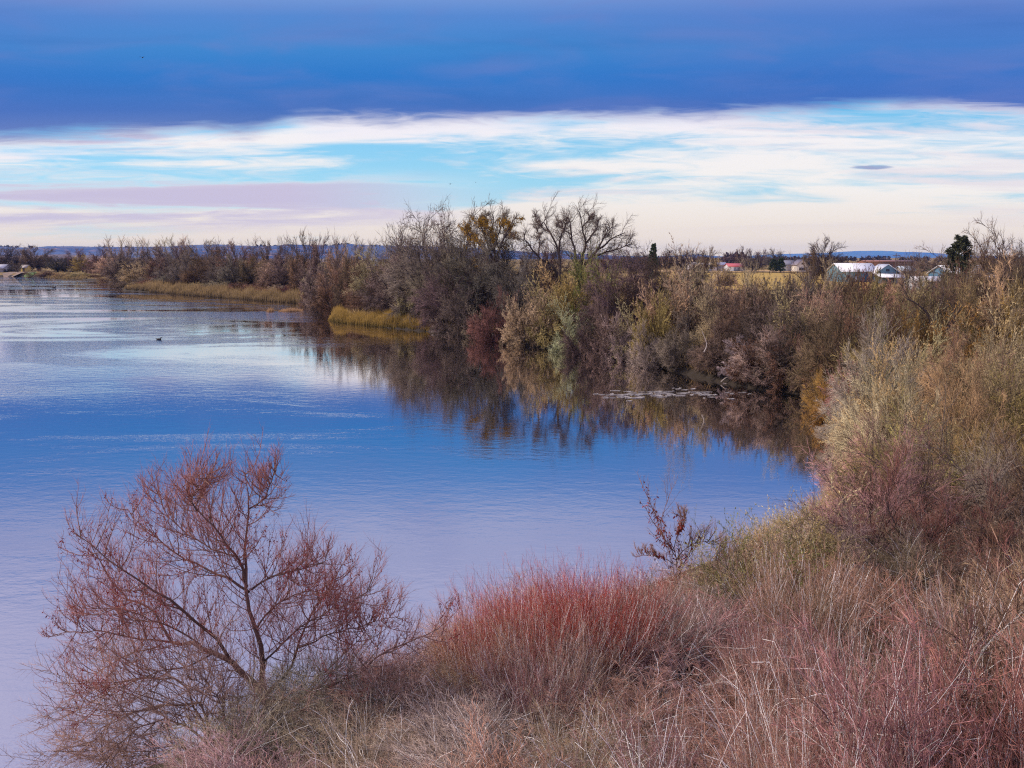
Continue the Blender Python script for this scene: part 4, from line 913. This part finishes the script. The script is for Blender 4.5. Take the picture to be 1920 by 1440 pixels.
# ------------------------------------------------------------------ driftwood, scum, ducks, birds
WOOD = flat_mat('dead_wood', (0.42, 0.37, 0.34), 0.8, 0.3, 12)
def deadwood(name, paths, Y, r, label, base):
    acc = Acc(); rng = np.random.default_rng(int(Y * 10)); o = at(base[0], base[1], Y); o = np.array([o[0], Y, 0.0])
    for pts, dy in paths:
        P = [at(p[0], p[1], Y + dy * i / len(pts)) - o for i, p in enumerate(pts)]; s, l = resample(P, 10); tubes(acc, s[None], [r], [r * 0.35], 6, 0, 0, rng)
    tag(obj(name, acc.mesh(name, WOOD, True), loc=o), label, 'branch')
deadwood('dead_branch', [([(904, 636), (914, 628), (928, 627), (942, 634)], 0.5), ([(906, 636), (920, 641), (940, 640)], -0.5), ([(925, 627), (922, 634), (924, 640)], 0.3), ([(936, 630), (934, 638)], 0.3)], 94, 0.06, 'bleached dead branch looping into the water under the red shrub', (920, 636))
deadwood('dead_branch', [([(1352, 716), (1362, 708), (1378, 706), (1394, 709)], 0.6), ([(1356, 718), (1372, 722), (1390, 721)], -0.4), ([(1320, 660), (1325, 645), (1316, 620)], 0.5)], 62, 0.04, 'pale dead branch arching over the dark water below the thicket', (1370, 718))
deadwood('dead_branch', [([(1552, 826), (1575, 825), (1595, 827)], 0.3), ([(1572, 838), (1590, 836), (1606, 838)], 0.3), ([(1560, 826), (1568, 822)], 0.2)], 42, 0.03, 'grey driftwood stick lying at the inner shore of the bay', (1575, 828))
deadwood('dead_branch', [([(1878, 920), (1872, 890), (1860, 880), (1846, 876)], 0.4), ([(1880, 950), (1866, 930), (1852, 900)], 0.4), ([(1874, 900), (1886, 882)], -0.3)], 27, 0.022, 'bare white snag twig sticking out of the dark slope brush', (1876, 930))
deadwood('fallen_trunk', [([(808, 622), (830, 620), (856, 621), (884, 622)], 0.2)], 103, 0.10, 'grey fallen trunk floating at the end of the golden reeds', (840, 622))
SCUM = flat_mat('floating_scum', (0.30, 0.28, 0.28), 0.6, 0.6, 2.5)
rr = random.Random(8)
def scum(px, py, w, h, i, label):
    acc = Acc(); o = onz(px, py); rng = np.random.default_rng(500 + i)
    nn = 22 if w > 15 else 8
    for j in range(nn):
        cx = rng.normal(0, w * 0.028); cy_ = rng.normal(0, h * 0.16); rx = w * 0.011 * rng.uniform(0.15, 1.5); ry = rng.uniform(0.03, 0.22) * h * 0.16
        m = 14; a = np.arange(m) * 2 * math.pi / m; rad = rng.uniform(0.35, 1.25, m)
        top = np.stack([cx + np.cos(a) * rx * rad, cy_ + np.sin(a) * ry * rad, np.full(m, 0.02 + 0.001 * j)], 1); bot = top.copy(); bot[:, 2] = -0.02
        c = np.array([[cx, cy_, 0.03 + 0.001 * j]]); V = np.concatenate([top, bot, c])
        acc.add(V, quads=[[k, (k + 1) % m, m + (k + 1) % m, m + k] for k in range(m)], tris=[[2 * m, k, (k + 1) % m] for k in range(m)])
    tag(obj('floating_scum', acc.mesh('floating_scum', SCUM), loc=(o[0], o[1], 0)), label, 'scum', 'mats of scum floating in the bay', 'stuff')
for i, (px, py, w, h, lb) in enumerate([(1165, 742, 26, 6, 'whitish scum mat, the end of the floating line out in the bay'), (1205, 740, 30, 6, 'whitish scum mat in the middle of the floating line'), (1248, 738, 26, 5, 'whitish scum mat at the shoreward end of the floating line'),
                                        (1320, 738, 22, 5, 'thin scum streak beyond the floating line towards the thicket'), (1270, 729, 12, 3, 'small scum fleck just behind the floating line'), (1385, 737, 14, 3, 'short faint scum streak close under the thicket')]): scum(px, py, w, h, i, lb)
DK = flat_mat('duck_feather', (0.03, 0.028, 0.03), 0.7, 0.3, 8)
def blob(acc, c, r, m=8, n=6):
    V = []; 
    for i in range(n + 1):
        th = math.pi * i / n
        for j in range(m):
            ph = 2 * math.pi * j / m; V.append([c[0] + r[0] * math.sin(th) * math.cos(ph), c[1] + r[1] * math.sin(th) * math.sin(ph), c[2] + r[2] * math.cos(th)])
    q = [[i * m + j, (i + 1) * m + j, (i + 1) * m + (j + 1) % m, i * m + (j + 1) % m] for i in range(n) for j in range(m)]
    acc.add(V, quads=q)
def duck(px, py, s, label):
    acc = Acc(); blob(acc, (0, 0, 0.05 * s), (0.30 * s, 0.15 * s, 0.12 * s)); blob(acc, (0.26 * s, 0, 0.24 * s), (0.08 * s, 0.06 * s, 0.07 * s)); blob(acc, (0.22 * s, 0, 0.15 * s), (0.05 * s, 0.05 * s, 0.12 * s)); blob(acc, (0.36 * s, 0, 0.22 * s), (0.06 * s, 0.025 * s, 0.015 * s)); blob(acc, (-0.30 * s, 0, 0.12 * s), (0.09 * s, 0.07 * s, 0.04 * s))
    o = onz(px, py); tag(obj('duck', acc.mesh('duck', DK, True), loc=(o[0], o[1], 0)), label, 'duck')
duck(101, 540, 2.0, 'dark waterfowl afloat far out towards the distant shore'); duck(298, 637, 1.0, 'small dark duck on the open water off the reed islets')
def bird(px, py, Y, s, label):
    acc = Acc(); blob(acc, (0, 0, 0), (0.09 * s, 0.28 * s, 0.09 * s))
    for sg in (-1, 1):
        V = [(0, 0.12, 0.04), (0, -0.12, 0.04), (sg * 0.35, -0.08, 0.18), (sg * 0.35, 0.12, 0.2), (sg * 0.75, -0.12, 0.08), (0, 0.12, 0.01), (0, -0.12, 0.01), (sg * 0.35, -0.08, 0.15), (sg * 0.35, 0.12, 0.17), (sg * 0.75, -0.12, 0.07)]
        acc.add(np.array(V) * s, quads=[[0, 1, 2, 3], [5, 8, 7, 6]], tris=[[3, 2, 4], [8, 9, 7]])
    p = at(px, py, Y); tag(obj('bird', acc.mesh('bird', DK), loc=tuple(p)), label, 'bird', 'birds flying in the sky')
bird(844, 345, 150, 0.9, 'tiny dark bird above the cottonwoods in the bright strip, bigger than its neighbours'); bird(892, 342, 180, 0.7, 'tiny dark bird close beside the bigger one in the bright strip'); bird(267, 108, 160, 0.9, 'tiny dark bird high against the blue cloud sheet above the spit')

# ------------------------------------------------------------------ buildings
def box(acc, x0, x1, y0, y1, z0, z1, mat=0):
    V = [[x, y, z] for z in (z0, z1) for y in (y0, y1) for x in (x0, x1)]
    acc.add(V, quads=[[0, 1, 5, 4], [1, 3, 7, 5], [3, 2, 6, 7], [2, 0, 4, 6], [4, 5, 7, 6], [0, 2, 3, 1]], mat=mat)
def boxobj(name, b, mat, parent):
    acc = Acc(); box(acc, *b); return obj(name, acc.mesh(name, mat), parent)
def slab4(acc, pts, th):
    P = np.array(pts, float); Q = P.copy(); Q[:, 2] -= th
    acc.add(np.concatenate([P, Q]), quads=[[0, 1, 2, 3], [7, 6, 5, 4]] + [[i, i + 4, (i + 1) % 4 + 4, (i + 1) % 4] for i in range(4)])
def gable_house(name, px, Y, yb, w, dep, wall_h, rise, cw_, cr_, label, cat, ridge_axis='x', rz=0.0, openings=(), roofpanels=True, zz=None):
    """w along local x, dep along y; front faces the viewer (-y)"""
    X = (px - 960) / F * Y; g = gz(X, Y) if zz is None else zz
    root = empty(name, (X, Y, g), rz); tag(root, label, cat)
    wm = flat_mat(name + '_wall', cw_, 0.7, 0.12, 0.8, stretch=(8, 8, 0.4)); rm = flat_mat(name + '_roof', cr_, 0.45, 0.10, 0.8)
    acc = Acc(); hw, hd = w / 2, dep / 2
    if ridge_axis == 'x':
        V = [[-hw, -hd, -0.3], [hw, -hd, -0.3], [hw, hd, -0.3], [-hw, hd, -0.3], [-hw, -hd, wall_h], [hw, -hd, wall_h], [hw, hd, wall_h], [-hw, hd, wall_h], [-hw, 0, wall_h + rise], [hw, 0, wall_h + rise]]
        acc.add(V, quads=[[0, 1, 5, 4], [2, 3, 7, 6], [1, 2, 6, 5], [3, 0, 4, 7]], tris=[[4, 8, 7], [5, 6, 9]])
        ra = [[-hw - 0.4, -hd - 0.4, wall_h - 0.1], [hw + 0.4, -hd - 0.4, wall_h - 0.1], [hw + 0.4, 0, wall_h + rise + 0.12], [-hw - 0.4, 0, wall_h + rise + 0.12]]
        rb = [[hw + 0.4, hd + 0.4, wall_h - 0.1], [-hw - 0.4, hd + 0.4, wall_h - 0.1], [-hw - 0.4, 0.003, wall_h + rise + 0.12], [hw + 0.4, 0.003, wall_h + rise + 0.12]]
    else:
        V = [[-hw, -hd, -0.3], [hw, -hd, -0.3], [hw, hd, -0.3], [-hw, hd, -0.3], [-hw, -hd, wall_h], [hw, -hd, wall_h], [hw, hd, wall_h], [-hw, hd, wall_h], [0, -hd, wall_h + rise], [0, hd, wall_h + rise]]
        acc.add(V, quads=[[0, 1, 5, 4], [2, 3, 7, 6], [1, 2, 6, 5], [3, 0, 4, 7]], tris=[[4, 5, 8], [6, 7, 9]])
        ra = [[-hw - 0.4, hd + 0.4, wall_h - 0.1], [-hw - 0.4, -hd - 0.4, wall_h - 0.1], [0, -hd - 0.4, wall_h + rise + 0.12], [0, hd + 0.4, wall_h + rise + 0.12]]
        rb = [[hw + 0.4, -hd - 0.4, wall_h - 0.1], [hw + 0.4, hd + 0.4, wall_h - 0.1], [0.003, hd + 0.4, wall_h + rise + 0.12], [0.003, -hd - 0.4, wall_h + rise + 0.12]]
    obj('wall', acc.mesh('wall', wm), root)
    ar = Acc(); slab4(ar, ra, 0.12); slab4(ar, rb, 0.12); rf = obj('roof', ar.mesh('roof', rm), root)
    for nm, x0, x1, z0, z1, c in openings:
        m = flat_mat(nm + '_' + name, c, 0.4, 0.1, 2)
        o = boxobj(nm, (x0, x1, -hd - 0.06, -hd + 0.02, z0, z1), m, root)
        if nm == 'window':
            fa = Acc(); t = 0.09
            for b in ((x0 - t, x1 + t, z1, z1 + t), (x0 - t, x1 + t, z0 - t, z0), (x0 - t, x0, z0, z1), (x1, x1 + t, z0, z1)): box(fa, b[0], b[1], -hd - 0.10, -hd - 0.02, b[2], b[3])
            obj('frame', fa.mesh('frame', flat_mat('frame_' + name, (0.7, 0.7, 0.7))), o)
    return root
BLUE = (0.11, 0.22, 0.30); WHT = (0.72, 0.74, 0.80)
Yb = 262
gW = lambda pxw, Y: pxw / F * Y
b1 = gable_house('barn', 1592, Yb, 0, gW(66, Yb), 12, 3.6, 2.3, BLUE, WHT, 'blue metal barn with long white roof beside the lone dark tree', 'barn', 'x',
                 openings=(('door', 1.5, 4.6, -0.2, 3.0, (0.05, 0.12, 0.20)), ('window', -4.2, -3.0, 1.4, 2.4, (0.05, 0.06, 0.08)), ('door', -1.6, -0.5, -0.2, 2.1, (0.6, 0.62, 0.66))))
# cross gable end and low lean-to at the right end of the barn
wg = Acc(); gw = gW(40, Yb)
V = [[-gw / 2, -0.1, -0.3], [gw / 2, -0.1, -0.3], [gw / 2, 6, -0.3], [-gw / 2, 6, -0.3], [-gw / 2, -0.1, 3.4], [gw / 2, -0.1, 3.4], [gw / 2, 6, 3.4], [-gw / 2, 6, 3.4], [0, -0.1, 5.6], [0, 6, 5.6]]
wg.add(V, quads=[[0, 1, 5, 4], [1, 2, 6, 5], [3, 0, 4, 7]], tris=[[4, 5, 8]])
o = obj('gable_wing', wg.mesh('gable_wing', flat_mat('barn_gable', (0.15, 0.25, 0.32), 0.7, 0.1, 1)), b1, (gW(44, Yb), -8.2, 0))
rg = Acc(); e = gw / 2 + 0.5
slab4(rg, [[-e, 6.4, 3.2], [-e, -0.6, 3.2], [0, -0.6, 5.78], [0, 6.4, 5.78]], 0.12); slab4(rg, [[e, -0.6, 3.2], [e, 6.4, 3.2], [0.003, 6.4, 5.78], [0.003, -0.6, 5.78]], 0.12)
obj('roof', rg.mesh('roof', flat_mat('barn_wing_roof', WHT, 0.45, 0.1, 1)), o)
ww = boxobj('window', (-0.5, 0.5, -0.17, -0.09, 3.6, 4.3), flat_mat('wing_window', (0.05, 0.05, 0.07)), o)
lt = Acc(); slab4(lt, [[gW(18, Yb), -13.5, 2.0], [gW(76, Yb), -13.5, 1.9], [gW(66, Yb), -7.9, 3.1], [gW(18, Yb), -7.9, 3.2]], 0.15)
obj('porch_roof', lt.mesh('porch_roof', flat_mat('barn_porch_roof', WHT, 0.45, 0.1, 1)), b1)
for xx in (20, 38, 56, 72): boxobj('post', (gW(xx, Yb), gW(xx, Yb) + 0.18, -13.3, -13.1, -0.2, 1.85), flat_mat('porch_post', (0.2, 0.2, 0.2)), b1)
Y2 = 215
gable_house('barn', 1790, Y2, 0, gW(72, Y2), 11, 3.9, 1.9, (0.07, 0.17, 0.28), WHT, 'blue barn with white roof half hidden behind bare trees', 'barn', 'x', openings=(('door', -4.0, -1.2, -0.2, 2.7, (0.10, 0.20, 0.28)), ('door', 1.0, 2.6, -0.2, 2.4, (0.35, 0.38, 0.42))))
gable_house('shed', 1838, Y2 - 6, 0, gW(52, Y2), 5, 2.9, 0.5, (0.25, 0.26, 0.28), WHT, 'low white roofed lean-to joined beside the half hidden blue barn', 'shed', 'x', openings=(('door', -1.0, 1.0, -0.2, 2.2, (0.08, 0.08, 0.09)),))
gable_house('shed', 1728, 208, 0, gW(54, 208), 6, 2.2, 0.9, (0.40, 0.40, 0.42), (0.62, 0.62, 0.66), 'low pale roofed shed in front of the half hidden blue barn', 'shed', 'x', openings=(('door', -1.0, 1.0, -0.2, 1.9, (0.1, 0.1, 0.1)),))
gable_house('shed', 1690, 330, 0, gW(24, 330), 6, 2.6, 1.5, (0.30, 0.27, 0.25), (0.36, 0.42, 0.50), 'little grey roofed shed standing alone between the two blue barns', 'shed', 'x', openings=(('door', -0.8, 0.8, -0.2, 2.0, (0.08, 0.07, 0.07)),))
gable_house('long_barn', 1655, 520, 0, gW(94, 520), 14, 5.0, 0.6, (0.26, 0.11, 0.07), (0.24, 0.11, 0.08), 'long rust brown building behind the green field under the mesa', 'barn', 'x', openings=(('door', -3, 1, -0.2, 3.5, (0.12, 0.06, 0.05)), ('door', 8, 11, -0.2, 3.5, (0.12, 0.06, 0.05))))
gable_house('white_shed', 1590, 560, 0, gW(56, 560), 10, 2.6, 0.6, (0.5, 0.5, 0.55), (0.6, 0.62, 0.7), 'low white roofed shed between the dark tree and the rust brown building', 'shed', 'x')
gable_house('long_shed', 1322, 455, 0, gW(66, 455), 12, 3.3, 1.1, (0.55, 0.55, 0.62), (0.62, 0.62, 0.72), 'long white farm shed across the stubble field, white roof', 'shed', 'x', openings=(('door', -3, -1, -0.2, 2.5, (0.2, 0.2, 0.24)), ('door', 4, 6, -0.2, 2.5, (0.2, 0.2, 0.24))))
gable_house('red_roofed_barn', 1373, 440, 0, gW(30, 440), 10, 2.9, 1.4, (0.60, 0.62, 0.68), (0.42, 0.09, 0.10), 'white walled barn with bright red roof across the stubble field', 'barn', 'x', openings=(('door', -1.5, 1.5, -0.2, 2.3, (0.3, 0.32, 0.36)),))
gable_house('farmhouse', 1494, 430, 0, gW(20, 430), 8, 3.6, 2.6, (0.70, 0.66, 0.60), (0.20, 0.17, 0.20), 'white farmhouse with steep gable and dark window behind the green bushes', 'house', 'y', openings=(('window', -1.6, 1.7, 0.9, 2.3, (0.06, 0.05, 0.06)), ('window', -0.5, 0.5, 3.9, 4.7, (0.06, 0.05, 0.06))))
gable_house('farmhouse', 1472, 442, 0, gW(20, 442), 7, 3.8, 2.0, (0.30, 0.31, 0.36), (0.17, 0.17, 0.22), 'dull grey house adjoining the white gabled farmhouse', 'house', 'x', openings=(('window', -2.0, -1.0, 2.0, 3.0, (0.6, 0.6, 0.6)), ('window', 0.6, 1.6, 2.0, 3.0, (0.6, 0.6, 0.6))))
# far shore
gable_house('house', 6, 425, 0, gW(34, 425), 8, 2.2, 1.7, (0.45, 0.42, 0.45), (0.58, 0.57, 0.62), 'low house with pale grey roof on the far shore', 'house', 'x', openings=(('window', -2.5, -1.0, 0.8, 1.8, (0.08, 0.08, 0.1)), ('door', 0.5, 1.6, 0, 2.0, (0.25, 0.2, 0.2))))
gable_house('cabin', 57, 432, 0, gW(11, 398), 4, 2.3, 1.2, (0.60, 0.45, 0.14), (0.32, 0.28, 0.26), 'small yellow cabin among the trees on the far shore', 'cabin', 'x', openings=(('door', -0.5, 0.5, -0.1, 1.9, (0.12, 0.1, 0.08)),))
gable_house('house', 179, 560, 0, gW(15, 560), 8, 3.4, 2.0, (0.55, 0.32, 0.26), (0.40, 0.24, 0.22), 'pink walled house showing above the shore beside the golden tree', 'house', 'x', openings=(('window', -1.0, 0.6, 1.2, 2.2, (0.1, 0.08, 0.08)),))
gable_house('house', 703, 700, 0, gW(12, 700), 8, 4.0, 2.0, (0.6, 0.62, 0.66), (0.35, 0.42, 0.55), 'distant pale house seen in the dip of the trees before the blue hills', 'house', 'x', openings=(('window', -1.0, 0.6, 1.2, 2.2, (0.1, 0.1, 0.12)),))
# white boat ashore
def boat():
    p = onz(137, 521.5); acc = Acc(); n = 9; V = []
    for i in range(n):
        s = i / (n - 1) * 2 - 1; w = 0.75 * (1 - abs(s) ** 2.6) ** 0.6 + 0.02; z = 0.55 + 0.2 * s * s
        V += [[s * 2.6, -w, z], [s * 2.6, -w * 0.55, 0.02], [s * 2.6, w * 0.55, 0.02], [s * 2.6, w, z]]
    q = [[i * 4 + j, (i + 1) * 4 + j, (i + 1) * 4 + j + 1, i * 4 + j + 1] for i in range(n - 1) for j in range(3)]
    acc.add(V, quads=q); r = empty('rowing_boat', (p[0], p[1], 0.05), 0.1); tag(r, 'small white boat lying at the far shore below the golden tree', 'boat')
    obj('hull', acc.mesh('hull', flat_mat('boat_paint', (0.75, 0.75, 0.75), 0.5, 0.1, 1)), r)
    for x in (-0.9, 0.7): boxobj('seat', (x, x + 0.25, -0.6, 0.6, 0.35, 0.40), WOOD, r)
boat()
# utility pole
Yp = 340; Xp = (1672 - 960) / F * Yp; ph = at(1672, 475, Yp)[2] - gz(Xp, Yp)
r = empty('utility_pole', (Xp, Yp, gz(Xp, Yp))); tag(r, 'wooden utility pole with crossarm standing between the two blue barns', 'pole')
PW = flat_mat('pole_wood', (0.10, 0.08, 0.08)); rng = np.random.default_rng(1)
a_ = Acc(); tubes(a_, np.array([[[0, 0, -0.5], [0, 0, ph / 2], [0, 0, ph]]]), [0.20], [0.13], 8, 0, 0, rng); obj('pole', a_.mesh('pole', PW, True), r)
boxobj('crossarm', (-1.5, 1.5, -0.2, -0.14, ph - 1.0, ph - 0.8), PW, r)
for xx in (-1.3, 0.0, 1.3): boxobj('insulator', (xx - 0.06, xx + 0.06, -0.22, -0.1, ph - 0.795, ph - 0.55), flat_mat('insulator', (0.3, 0.32, 0.34)), r)
# field fence along the far side of the stubble
Yf = 395; xa, xb = (1300 - 960) / F * Yf, (1545 - 960) / F * Yf
fr = empty('field_fence', ((xa + xb) / 2, Yf, gz((xa + xb) / 2, Yf))); tag(fr, 'low wooden post and rail fence between stubble field and farmyard', 'fence')
pm = bpy.data.meshes
pa = Acc(); box(pa, -0.08, 0.08, -0.08, 0.08, -0.4, 1.3); pme = pa.mesh('post', PW)
hw = (xb - xa) / 2; k = 0
while -hw + k * 3.2 < hw: obj('post', pme, fr, (-hw + k * 3.2, 0, 0)); k += 1
for zz in (0.55, 1.05): boxobj('rail', (-hw, hw, -0.14, -0.085, zz, zz + 0.16), PW, fr)

# farm trees
ZA = 'around the farm across the stubble field'
def farm(kind, px, Y, yt, w, col, label, name):
    X = (px - 960) / F * Y; return plant(kind, X, Y, at(px, yt, Y)[2] - gz(X, Y), gW(w, Y), col, label=label, name=name)
farm('far_tree', 1540, 285, 457, 66, 'darkbrown', 'lone dark bare tree in the stubble field beside the blue barn', 'bare_tree')
farm('far_tree', 1325, 400, 470, 42, 'brown', 'round bare tree in front of the long white farm shed', 'bare_tree')
farm('far_tree', 1405, 430, 474, 40, 'purple', 'purplish bare tree beside the red roofed barn', 'bare_tree')
farm('far_tree', 1388, 520, 468, 30, 'purple', 'hazy bare tree rising behind the red roofed barn', 'bare_tree')
farm('far_tree', 1447, 500, 472, 44, 'purple', 'purple bare tree behind the dark green bushes and farmhouses', 'bare_tree')
farm('conifer', 1222, 240, 459, 20, 'dkgreen', 'single dark conifer poking above the bank thicket towards the farm', 'conifer_tree')
farm('pine', 1791, 150, 446, 56, 'dkgreen', 'dark green pine standing beside the half hidden blue barn', 'pine_tree')
farm('conifer', 1445, 400, 486, 16, 'dkgreen', 'squat dark evergreen by the farmyard, nearer the red roofed barn', 'evergreen_bush')
farm('conifer', 1459, 400, 484, 16, 'dkgreen', 'squat dark evergreen by the farmyard, nearer the white farmhouse', 'evergreen_bush')
farm('twiggy_a', 1352, 225, 500, 46, 'tan', 'sparse tan bush against the stubble field', 'shrub')
for px, Y, yt, w, c in [(1245, 520, 474, 36, 'purple'), (1270, 500, 470, 40, 'purple'), (1295, 560, 474, 30, 'purple'), (1362, 600, 476, 30, 'purple'), (1425, 560, 473, 34, 'purple'), (1505, 560, 478, 34, 'purple'), (1300, 240, 493, 52, 'brown'), (1575, 470, 484, 26, 'darkbrown'),
                        (1720, 430, 486, 30, 'purple'), (1750, 420, 484, 30, 'purple'), (1860, 330, 480, 50, 'brown'), (1905, 320, 478, 60, 'brown'), (1700, 260, 505, 40, 'brown'), (1180, 420, 474, 50, 'purple'), (1140, 420, 476, 46, 'purple'), (1210, 430, 478, 36, 'purple')]:
    X = (px - 960) / F * Y; plant('far_tree', X, Y, at(px, yt, Y)[2] - gz(X, Y), gW(w, Y), c, zone=ZA, px=px)

# distant woods: masses of clumps on hills and plain
def woods(name, spots, mat, label, seed):
    rng = np.random.default_rng(seed); acc = Acc()
    for px0, px1, yb, yt, Y, n in spots:
        for i in range(n):
            px = rng.uniform(px0, px1); Yq = Y * rng.uniform(0.97, 1.03); p = at(px, yb, Yq); h = (yb - (yt + rng.uniform(-1, 2.0))) / F * Yq; w = h * rng.uniform(0.5, 1.1)
            m = 26; D = norm(rng.normal(0, 1, (m, 3))); D[:, 2] = abs(D[:, 2]); c = p + np.array([0, 0, h * 0.25])
            P = c + D * np.array([w * 0.5, w * 0.5, h * 0.65]) * rng.uniform(0.5, 1.0, (m, 1))
            leaves(acc, P, rng.normal(0, 1, (m, 3)), np.full(m, h * 0.5), np.full(m, h * 0.4), rng)
    tag(obj(name, acc.mesh(name, mat)), label, 'woods', kind='stuff')
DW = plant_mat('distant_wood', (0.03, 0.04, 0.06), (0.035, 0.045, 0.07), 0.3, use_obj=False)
woods('distant_woods', [(-100, 60, 466, 460, 2650, 30), (60, 240, 466, 461.5, 2650, 34), (370, 440, 463, 459, 2650, 18), (480, 560, 463, 459, 2650, 14), (560, 770, 462, 458.5, 2650, 26), (630, 660, 462, 456, 2600, 10)], DW, 'tiny dark tree tops on the crest of the blue hills', 1)
woods('distant_woods', [(-200, 250, 492, 484, 900, 60), (250, 760, 494, 486, 900, 60)], plant_mat('valley_wood', (0.06, 0.055, 0.07), (0.08, 0.07, 0.09), 0.3, use_obj=False), 'dim purple woods along the foot of the hills', 2)
woods('distant_woods', [(1160, 1900, 490, 481, 1100, 150), (1900, 2300, 490, 481, 1100, 40), (1350, 1400, 490, 476, 800, 12)], plant_mat('plain_wood', (0.06, 0.045, 0.055), (0.09, 0.065, 0.07), 0.3, use_obj=False), 'purplish band of woods on the plain beyond the farm', 3)

# ------------------------------------------------------------------ labels for the plants placed by row
ORD = ['first', 'second', 'third', 'fourth', 'fifth', 'sixth', 'seventh', 'eighth', 'ninth', 'tenth', 'eleventh', 'twelfth', 'thirteenth', 'fourteenth', 'fifteenth', 'sixteenth', 'seventeenth', 'eighteenth', 'nineteenth', 'twentieth']
SHORT = {ZS: 'in the trees behind the reedy spit', ZF: 'behind the spit reeds', ZM: 'on the bank by the cottonwoods', ZT: 'in the thicket before the barns', ZR: 'on the slope beside the bay',
         ZB: 'before the half hidden barn', ZA: 'around the farm', ZN: 'in the slope foot brush', FS: 'on the far shore'}
FROM = {FS: 'from the pale roofed house', ZS: 'from the tip', ZF: 'from the tip', ZM: 'from the golden reeds', ZT: 'from the bay mouth', ZR: 'from the water', ZB: 'from the pine', ZA: 'from the conifer', ZN: 'from the leaning tree'}
bykey = {}
for zone, px, col, cls, root in ALL: bykey.setdefault((zone, col, cls), []).append((px, root))
for (zone, col, cls), lst in bykey.items():
    lst.sort(key=lambda q: q[0]); w = WORD[col] + ' ' + ('bare tree' if cls == 'tree' else 'shrub')
    if 'pale row' in zone: w = 'pale poplar'
    if 'above the spit' in zone: w = 'thin grey tree'
    for i, (px, root) in enumerate(lst):
        if len(lst) == 1: root['label'] = f'the only {w} {zone}'
        elif i < 20: root['label'] = f'{ORD[i]} {w} {FROM.get(zone, "from the tip")}, {SHORT.get(zone, zone)}'
        else: root['label'] = f'{ORD[len(lst) - 1 - i]} {w} from the outer frame edge, {SHORT.get(zone, zone)}' if len(lst) - i <= 20 else f'{w} midway {SHORT.get(zone, zone)}'
        if len(lst) > 1: root['group'] = f'{WORD[col]} {cls}s {zone}'

# ------------------------------------------------------------------ haze
def build_haze():
    acc = Acc(); box(acc, -5200, 5200, -900, 5800, -6, 75)
    m = bpy.data.materials.new('haze'); m.use_nodes = True; t = NT(m.node_tree)
    for n in list(t.N): t.N.remove(n)
    out = t.node('ShaderNodeOutputMaterial'); v = t.node('ShaderNodeVolumePrincipled')
    v.inputs['Color'].default_value = (0.22, 0.42, 1.0, 1); v.inputs['Density'].default_value = 0.00006
    t.link(v.outputs[0], out.inputs['Volume'])
    tag(obj('haze', acc.mesh('haze', m)), 'thin bluish air', kind='stuff')
build_haze()
